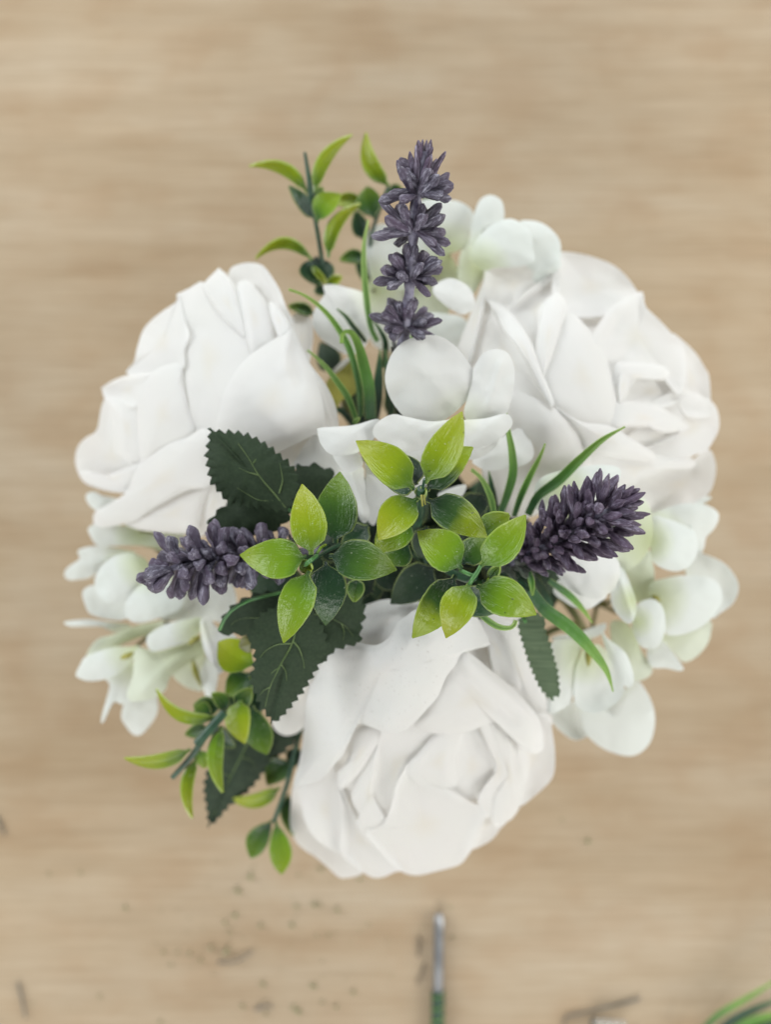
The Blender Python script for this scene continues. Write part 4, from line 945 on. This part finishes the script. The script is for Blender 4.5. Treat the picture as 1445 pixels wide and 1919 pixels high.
tuft("grass tuft of narrow blades rising between the middle hydrangea petals and the purple lavender", foot_for(0.5, 0.014), [
    ("937,965 951,928 962,886 960,845 953,807 948,766", 150, 168, 15, M_GRASS, dict(wtip=0.2)),
    ("964,968 976,932 995,890 1014,853 1022,832", 152, 166, 11, M_GRASS, {}),
    ("990,965 1009,930 1047,901 1088,861 1130,824 1172,800", 152, 172, 18, M_GRASS, {}),
    ("926,972 924,946 916,921 902,896 884,880", 158, 162, 9, M_GRASS_P, dict(wtip=0.5)),
    ("930,945 922,913 917,884", 138, 150, 10, M_GRASS_D, {}),
    ("905,985 915,950 925,930", 136, 142, 16, M_GRASS_D, {}), ("950,1000 935,975 925,960", 136, 142, 20, M_GRASS_D, {}),
], [("935,968,148 880,1000,110 790,1020,50", 10, M_STEM_D)])
tuft("grass tuft with a long blade arching down to the right below the purple lavender", foot_for(5.6, 0.014), [
    ("994,1106 1022,1142 1068,1176 1106,1214 1137,1256 1150,1296", 164, 158, 25, M_GRASS, dict(wbase=0.85)),
    ("1030,1088 1068,1116 1092,1141 1111,1167", 150, 146, 12, M_GRASS, {}),
    ("896,1147 916,1164 935,1175 954,1177 964,1171 967,1162", 178, 176, 9, M_GRASS_P, dict(wtip=0.6)),
    ("992,1072 997,1092 999,1116", 166, 166, 10, M_GRASS, {}),
    ("1000,1080 1030,1130 1040,1160", 140, 120, 16, M_GRASS_D, {}),
], [("1060,1128,84 1078,1152,84 1098,1188,82", 15, M_STEM_O), ("1020,1190,78 1045,1178,80 1080,1172,82 1100,1184,82", 13, M_STEM_O), ("1060,1128,84 960,1080,80 800,1030,50", 12, M_STEM_O), ("996,1108,162 950,1080,120 800,1030,55", 10, M_STEM_D)])

# ------------------------------------------------------------------ lavender sprigs
def bud_mesh(name, mat, pointed, seed):
    R, S = 11, 10; v = []; f = []
    for i in range(R):
        t = i / (R - 1)
        if pointed: r = (t + 0.03) ** 0.55 * (1.02 - t) ** 0.62 * 1.42
        else: r = 0.50 + 0.62 * t ** 1.2 if t < 0.72 else (0.50 + 0.62 * 0.72 ** 1.2) * math.sqrt(max(0, 1 - ((t - 0.72) / 0.285) ** 2))
        for k in range(S):
            a = 2 * math.pi * k / S
            rr = 0.5 * r * (1 + 0.20 * math.cos(3 * a + seed) * (0.4 + t) + 0.42 * noise.noise(Vector((math.cos(a) * 1.4, math.sin(a) * 1.4, t * 4 + seed * 7))))
            v.append((rr * math.cos(a), rr * math.sin(a), t))
    for i in range(R - 1):
        for k in range(S):
            k2 = (k + 1) % S
            f.append((i * S + k, i * S + k2, (i + 1) * S + k2, (i + 1) * S + k))
    f.append(tuple(range(S))[::-1]); f.append(tuple((R - 1) * S + k for k in range(S)))
    me = bpy.data.meshes.new(name); me.from_pydata(v, [], f); me.materials.append(mat)
    me.polygons.foreach_set("use_smooth", [True] * len(me.polygons)); me.update()
    return me
BLUNT = [bud_mesh("bud", M_BUD, False, s) for s in range(4)]
POINT = [bud_mesh("bud", M_BUD_P, True, s) for s in range(4)]
GREENB = [bud_mesh("bud", M_BUD_G, True, s) for s in range(2)]

def lavender(label, loc, axis, whorls, meshes, stem_w, seed):
    """axis: photo path with heights; whorls: (t along axis, count, tilt deg, length mm, width mm, side bias)"""
    R = random.Random(seed)
    t = thing("lavender_sprig", loc, label, "lavender", "lavender sprigs")
    q = catmull(parse(axis), 60, closed=False, dim=3); p = Wn(q)
    k = 2 * TAN / PW * (H_CAM - q[30, 2] * .001); rs = stem_w * 0.5 * k
    up = catmull(np.array(p), 40, closed=False, dim=3)
    tube_w("stem", up, [rs * (1.0 - 0.35 * i / 39) * (1 + 0.16 * math.sin(i * 1.7)) for i in range(40)], M_LSTEM, t, 10)
    P0 = Vector(t.location)
    for (tt, cnt, tilt, L, Wd, side, ms, *off) in whorls:
        off = off[0] * 0.001 if off else 0.0
        i = min(58, max(1, int(tt * 59)))
        c = Vector(p[i]); d = (Vector(p[i + 1]) - Vector(p[i - 1])).normalized()
        sx = d.cross(Vector((0, 0, 1))).normalized(); sz = sx.cross(d).normalized()
        for n_ in range(cnt):
            if side:
                s = 1 if n_ % 2 else -1
                m = cnt // 2; j = n_ // 2
                ph = (-70 + 140 * (j + 0.5) / m) + R.uniform(-9, 9)
                ph = math.radians(ph if s > 0 else 180 - ph)
                al = math.radians(tilt + R.uniform(-46, 40))
            else:
                ph = 2 * math.pi * (n_ + R.uniform(-0.25, 0.25)) / cnt + tt * 17
                al = math.radians(tilt + R.uniform(-14, 14))
            rad = sx * math.cos(ph) + sz * math.sin(ph)
            dr = (d * math.cos(al) + rad * math.sin(al)).normalized()
            l = L * R.uniform(0.70, 1.18) * 0.001; w = Wd * R.uniform(0.85, 1.15) * 0.001
            o = bpy.data.objects.new("bud", R.choice(ms)); COL.objects.link(o); o.parent = t
            y = dr.cross(Vector((R.uniform(-1, 1), R.uniform(-1, 1), R.uniform(-1, 1)))).normalized(); x = y.cross(dr)
            base = c + rad * (rs * 0.6 + off * R.uniform(0.7, 1.2)) + d * off * 0.4 + d * R.uniform(-0.0008, 0.0008) - P0
            M = Matrix((x * w, y * w, dr * l)).transposed().to_4x4(); M.translation = base
            o.matrix_local = M
    stem_to_table(t, p[0] + np.array([0, 0, -0.002]), 0.0014)
    return t

lavender("upright lavender sprig at the top centre with separate whorls of blunt grey-purple buds", foot_for(1.5, 0.02),
    "738,700,150 757,640,164 766,560,174 772,480,180 778,400,185 787,340,188 796,285,190",
    [(0.10, 5, 60, 6.0, 2.2, True, GREENB), (0.225, 22, 76, 10.0, 3.1, True, BLUNT), (0.27, 6, 40, 6.5, 3.0, True, BLUNT), (0.455, 22, 80, 10.4, 3.2, True, BLUNT), (0.50, 6, 36, 6.5, 3.0, True, BLUNT),
     (0.655, 22, 78, 11.0, 3.2, True, BLUNT), (0.70, 6, 34, 7.0, 3.0, True, BLUNT), (0.825, 22, 74, 11.2, 3.3, True, BLUNT), (0.85, 6, 36, 6.0, 3.2, True, BLUNT),
     (0.86, 9, 14, 10.5, 3.0, False, POINT), (0.95, 5, 9, 7.5, 2.4, False, POINT)], BLUNT, 25, 3)
lavender("lavender sprig lying to the left with plump dark grey-purple buds, its tip over pale petals", foot_for(3.0, 0.016),
    "600,1030,150 545,1035,158 490,1040,166 430,1045,172 380,1050,176 330,1062,179 278,1086,181",
    [(0.15, 7, 64, 7.0, 2.6, False, GREENB), (0.24, 11, 68, 9.0, 3.4, False, BLUNT), (0.34, 12, 72, 10.2, 3.7, False, BLUNT), (0.45, 13, 76, 12.4, 3.8, False, BLUNT), (0.50, 6, 40, 6.5, 3.2, False, BLUNT), (0.57, 13, 78, 13.0, 4.0, False, BLUNT),
     (0.62, 6, 40, 6.5, 3.4, False, BLUNT), (0.69, 12, 78, 13.0, 4.0, False, BLUNT), (0.74, 6, 40, 6.5, 3.4, False, BLUNT), (0.81, 9, 70, 11.5, 3.8, False, BLUNT), (0.88, 8, 28, 8.5, 4.0, False, BLUNT), (0.92, 5, 16, 7.0, 3.4, False, BLUNT)], BLUNT, 15, 7)
lavender("lavender sprig on the right with dense pointed plum-purple buds, beside the lower right leaf rosette", foot_for(0.1, 0.016),
    "930,1065,152 970,1050,160 1010,1030,168 1050,1010,175 1090,985,181 1130,962,186 1164,944,189",
    [(0.10, 9, 60, 9.0, 3.0, False, GREENB), (0.17, 10, 50, 8.0, 3.4, False, GREENB, 3), (0.22, 9, 38, 8.0, 3.8, False, POINT), (0.27, 12, 50, 9.0, 3.6, False, POINT, 3.2), (0.32, 9, 36, 8.5, 3.8, False, POINT, 1), (0.38, 14, 52, 9.6, 3.7, False, POINT, 4.4), (0.44, 10, 38, 8.5, 4.0, False, POINT, 1.5),
     (0.48, 15, 52, 9.8, 3.8, False, POINT, 5), (0.54, 10, 38, 8.5, 4.0, False, POINT, 1.5), (0.58, 15, 54, 10.0, 3.8, False, POINT, 5.4), (0.64, 10, 38, 8.5, 4.0, False, POINT, 1.5), (0.68, 15, 54, 10.0, 3.8, False, POINT, 5.4), (0.74, 9, 38, 8.5, 4.0, False, POINT, 1.5), (0.78, 13, 52, 10.0, 3.8, False, POINT, 5), (0.86, 11, 48, 10.0, 3.8, False, POINT, 3), (0.93, 8, 30, 9.0, 3.8, False, POINT), (0.97, 5, 14, 8.0, 3.2, False, POINT)], POINT, 14, 13)

# ------------------------------------------------------------------ odds and ends on the table
def rod():
    t = thing("cut_stem", W(822, 1860, 0), "steel wire stem with a ribbed green sleeve, lying at the bottom edge of the table", "wire stem")
    tube_w("shaft", catmull(np.array([W(823, 1712, 3), W(822, 1790, 3), W(821, 1866, 3)]), 14, closed=False, dim=3), [0.0014] + [0.0026] * 13, M_WIRE, t, 14)
    n = 70
    pts = catmull(np.array([W(821, 1858, 3.4), W(820, 1920, 3.4), W(819, 2010, 3.4)]), n, closed=False, dim=3)
    tube_w("sleeve", pts, [0.0031 + 0.00035 * math.sin(i * 1.35) for i in range(n)], M_STEM_D, t, 14)
    a = []
    for i in range(140):
        u = i / 139; c = np.array(W(821 - 2 * u, 1858 + 150 * u, 3.4)); th = u * 44
        a.append(c + np.array([0.0033 * math.cos(th), 0, 0.0033 * math.sin(th)]))
    tube_w("spiral_rib_highlight", a, [0.0005] * 140, M_GRASS_P, t, 6)  # spiral rib, the sleeve's white highlights put into its pale colour
rod()
def scrap(name, path, w, mat, label, cat="scrap"):
    q = parse(path)
    o = tube(name, path, w * 0.72, mat, None, 18, 7, 0.75)
    return tag(o, label, cat)
scrap("wire_scrap", "1200,1872,1.2 1130,1890,1.2 1066,1904,1.2 1061,1908,1.2 1056,1925,1.2", 6, M_DWIRE, "bent dark wire scrap near the bottom edge, right of the steel stem")
scrap("fibre_scrap", "785,1756,0.9 786,1775,0.9 784,1792,0.9", 7, M_FIBRE, "short brown fibre scrap just left of the steel stem, upper of two")
scrap("fibre_scrap", "796,1807,0.9 790,1826,0.9 782,1845,0.9", 6, M_FIBRE, "slanting brown fibre scrap left of the steel stem, lower of two")
scrap("fibre_scrap", "33,1842,1.2 41,1874,1.2 48,1908,1.2", 6, M_DWIRE, "dark curved fibre scrap in the lower left corner of the table")
scrap("fibre_scrap", "408,1804,0.9 444,1801,1.6 474,1782,0.9", 5, M_DWIRE, "thin dark curved fibre scrap amid the crumbs at the lower left")
scrap("fibre_scrap", "-6,1530,1.0 2,1552,1.0 9,1564,1.0", 6, M_DWIRE, "dark fibre scrap cut by the left edge of the photo")
scrap("fibre_scrap", "479,1893,0.9 497,1885,1.4 510,1889,0.9", 6, M_DWIRE, "short dark arched fibre scrap near the bottom, beside the greenest crumb")
def clip():
    m, nt, out = mat_new("clear_plastic")
    p = N(nt, 'ShaderNodeBsdfPrincipled', i_Roughness=0.12); p.inputs['Transmission Weight'].default_value = 0.85; p.inputs['Base Color'].default_value = (0.85, 0.87, 0.86, 1)
    nt.links.new(p.outputs[0], out.inputs[0])
    t = thing("plastic_tube", W(1140, 1920, 0), "clear glossy plastic tube end just showing at the bottom edge", "tube")
    tube_w("wall", catmull(np.array([W(1112, 1922, 5), W(1140, 1925, 5), W(1172, 1927, 5)]), 10, closed=False, dim=3), [0.0036] * 10, m, t, 14)
    tube_w("rim", catmull(np.array([W(1110, 1921.5, 5), W(1113, 1922, 5)]), 4, closed=False, dim=3), [0.0042] * 4, M_DWIRE, t, 14)
clip()
tuft("dark green grass blades poking into the lower right corner of the table", W(1445, 1940, 0), [
    ("1300,1950 1345,1905 1400,1872 1470,1830", 10, 26, 12, M_GRASS, dict(wtip=0.4)), ("1318,1960 1370,1915 1420,1890 1480,1868", 10, 24, 16, M_GRASS_D, dict(wtip=0.4)),
    ("1340,1970 1390,1925 1440,1905 1490,1895", 8, 18, 20, M_GRASS, dict(wtip=0.4)), ("1390,1975 1430,1935 1480,1915", 6, 12, 26, M_GRASS_D, dict(wtip=0.4)), ("1370,1990 1400,1940 1450,1915 1500,1910", 3, 6, 14, M_GRASS_D, {})])

def crumbs():
    R = random.Random(21); v = []; f = []
    big = [(470, 1642, 11), (447, 1670, 11), (440, 1715, 10), (422, 1728, 7), (235, 1700, 6), (601, 1629, 8), (675, 1647, 7), (556, 1698, 8), (589, 1695, 10), (600, 1696, 7), (632, 1705, 9), (548, 1733, 8), (488, 1735, 8), (594, 1753, 6),
           (394, 1776, 10), (424, 1781, 11), (376, 1799, 7), (356, 1786, 7), (332, 1785, 5), (306, 1783, 6), (493, 1844, 9), (586, 1847, 10), (662, 1859, 8), (551, 1888, 9), (560, 1895, 10), (498, 1900, 6), (455, 1885, 8), (187, 1867, 5),
           (1102, 1576, 9), (1054, 1536, 5), (849, 1756, 5), (560, 1640, 5), (615, 1752, 5), (690, 1733, 5), (605, 1878, 6), (630, 1886, 6), (300, 1915, 6), (92, 1638, 5), (150, 1635, 5), (60, 1880, 4), (320, 1808, 5), (844, 1700, 5), (475, 1624, 5), (430, 1745, 5)]
    small = [(R.gauss(480, 150), R.gauss(1770, 80), R.uniform(1.5, 3.2)) for _ in range(70)]
    for x, y, s in big + small:
        s *= 1.2
        if y < 1600 and x < 900: continue
        k = 2 * TAN / PW * H_CAM; c = np.array(W(x, y, 0)); b = len(v)
        ring = 7; h = s * k * R.uniform(0.35, 0.7); st = R.uniform(0.55, 1.5); an = R.uniform(0, 3.14)
        for lev, rr in ((0.0005 * 0 + 0.00002, 0.75), (h * 0.5, 0.8), (h, 0.4)):
            for j in range(ring):
                a = 2 * math.pi * j / ring; q = s * 0.5 * k * rr * R.uniform(0.55, 1.25)
                dx, dy = q * math.cos(a) * st, q * math.sin(a) / st
                v.append((c[0] + dx * math.cos(an) - dy * math.sin(an), c[1] + dx * math.sin(an) + dy * math.cos(an), lev + (R.uniform(0, 0.2) * h if lev > 0.0001 else 0)))
        for l in range(2):
            for j in range(ring):
                j2 = (j + 1) % ring
                f.append((b + l * ring + j, b + l * ring + j2, b + (l + 1) * ring + j2, b + (l + 1) * ring + j))
        f.append(tuple(b + 2 * ring + j for j in range(ring)))
    o = make("crumbs", v, f, M_CRUMB, None, None, True, 40)
    tag(o, "scatter of tiny green and grey crumbs on the table at the lower left", "crumbs", None, 'stuff')
crumbs()
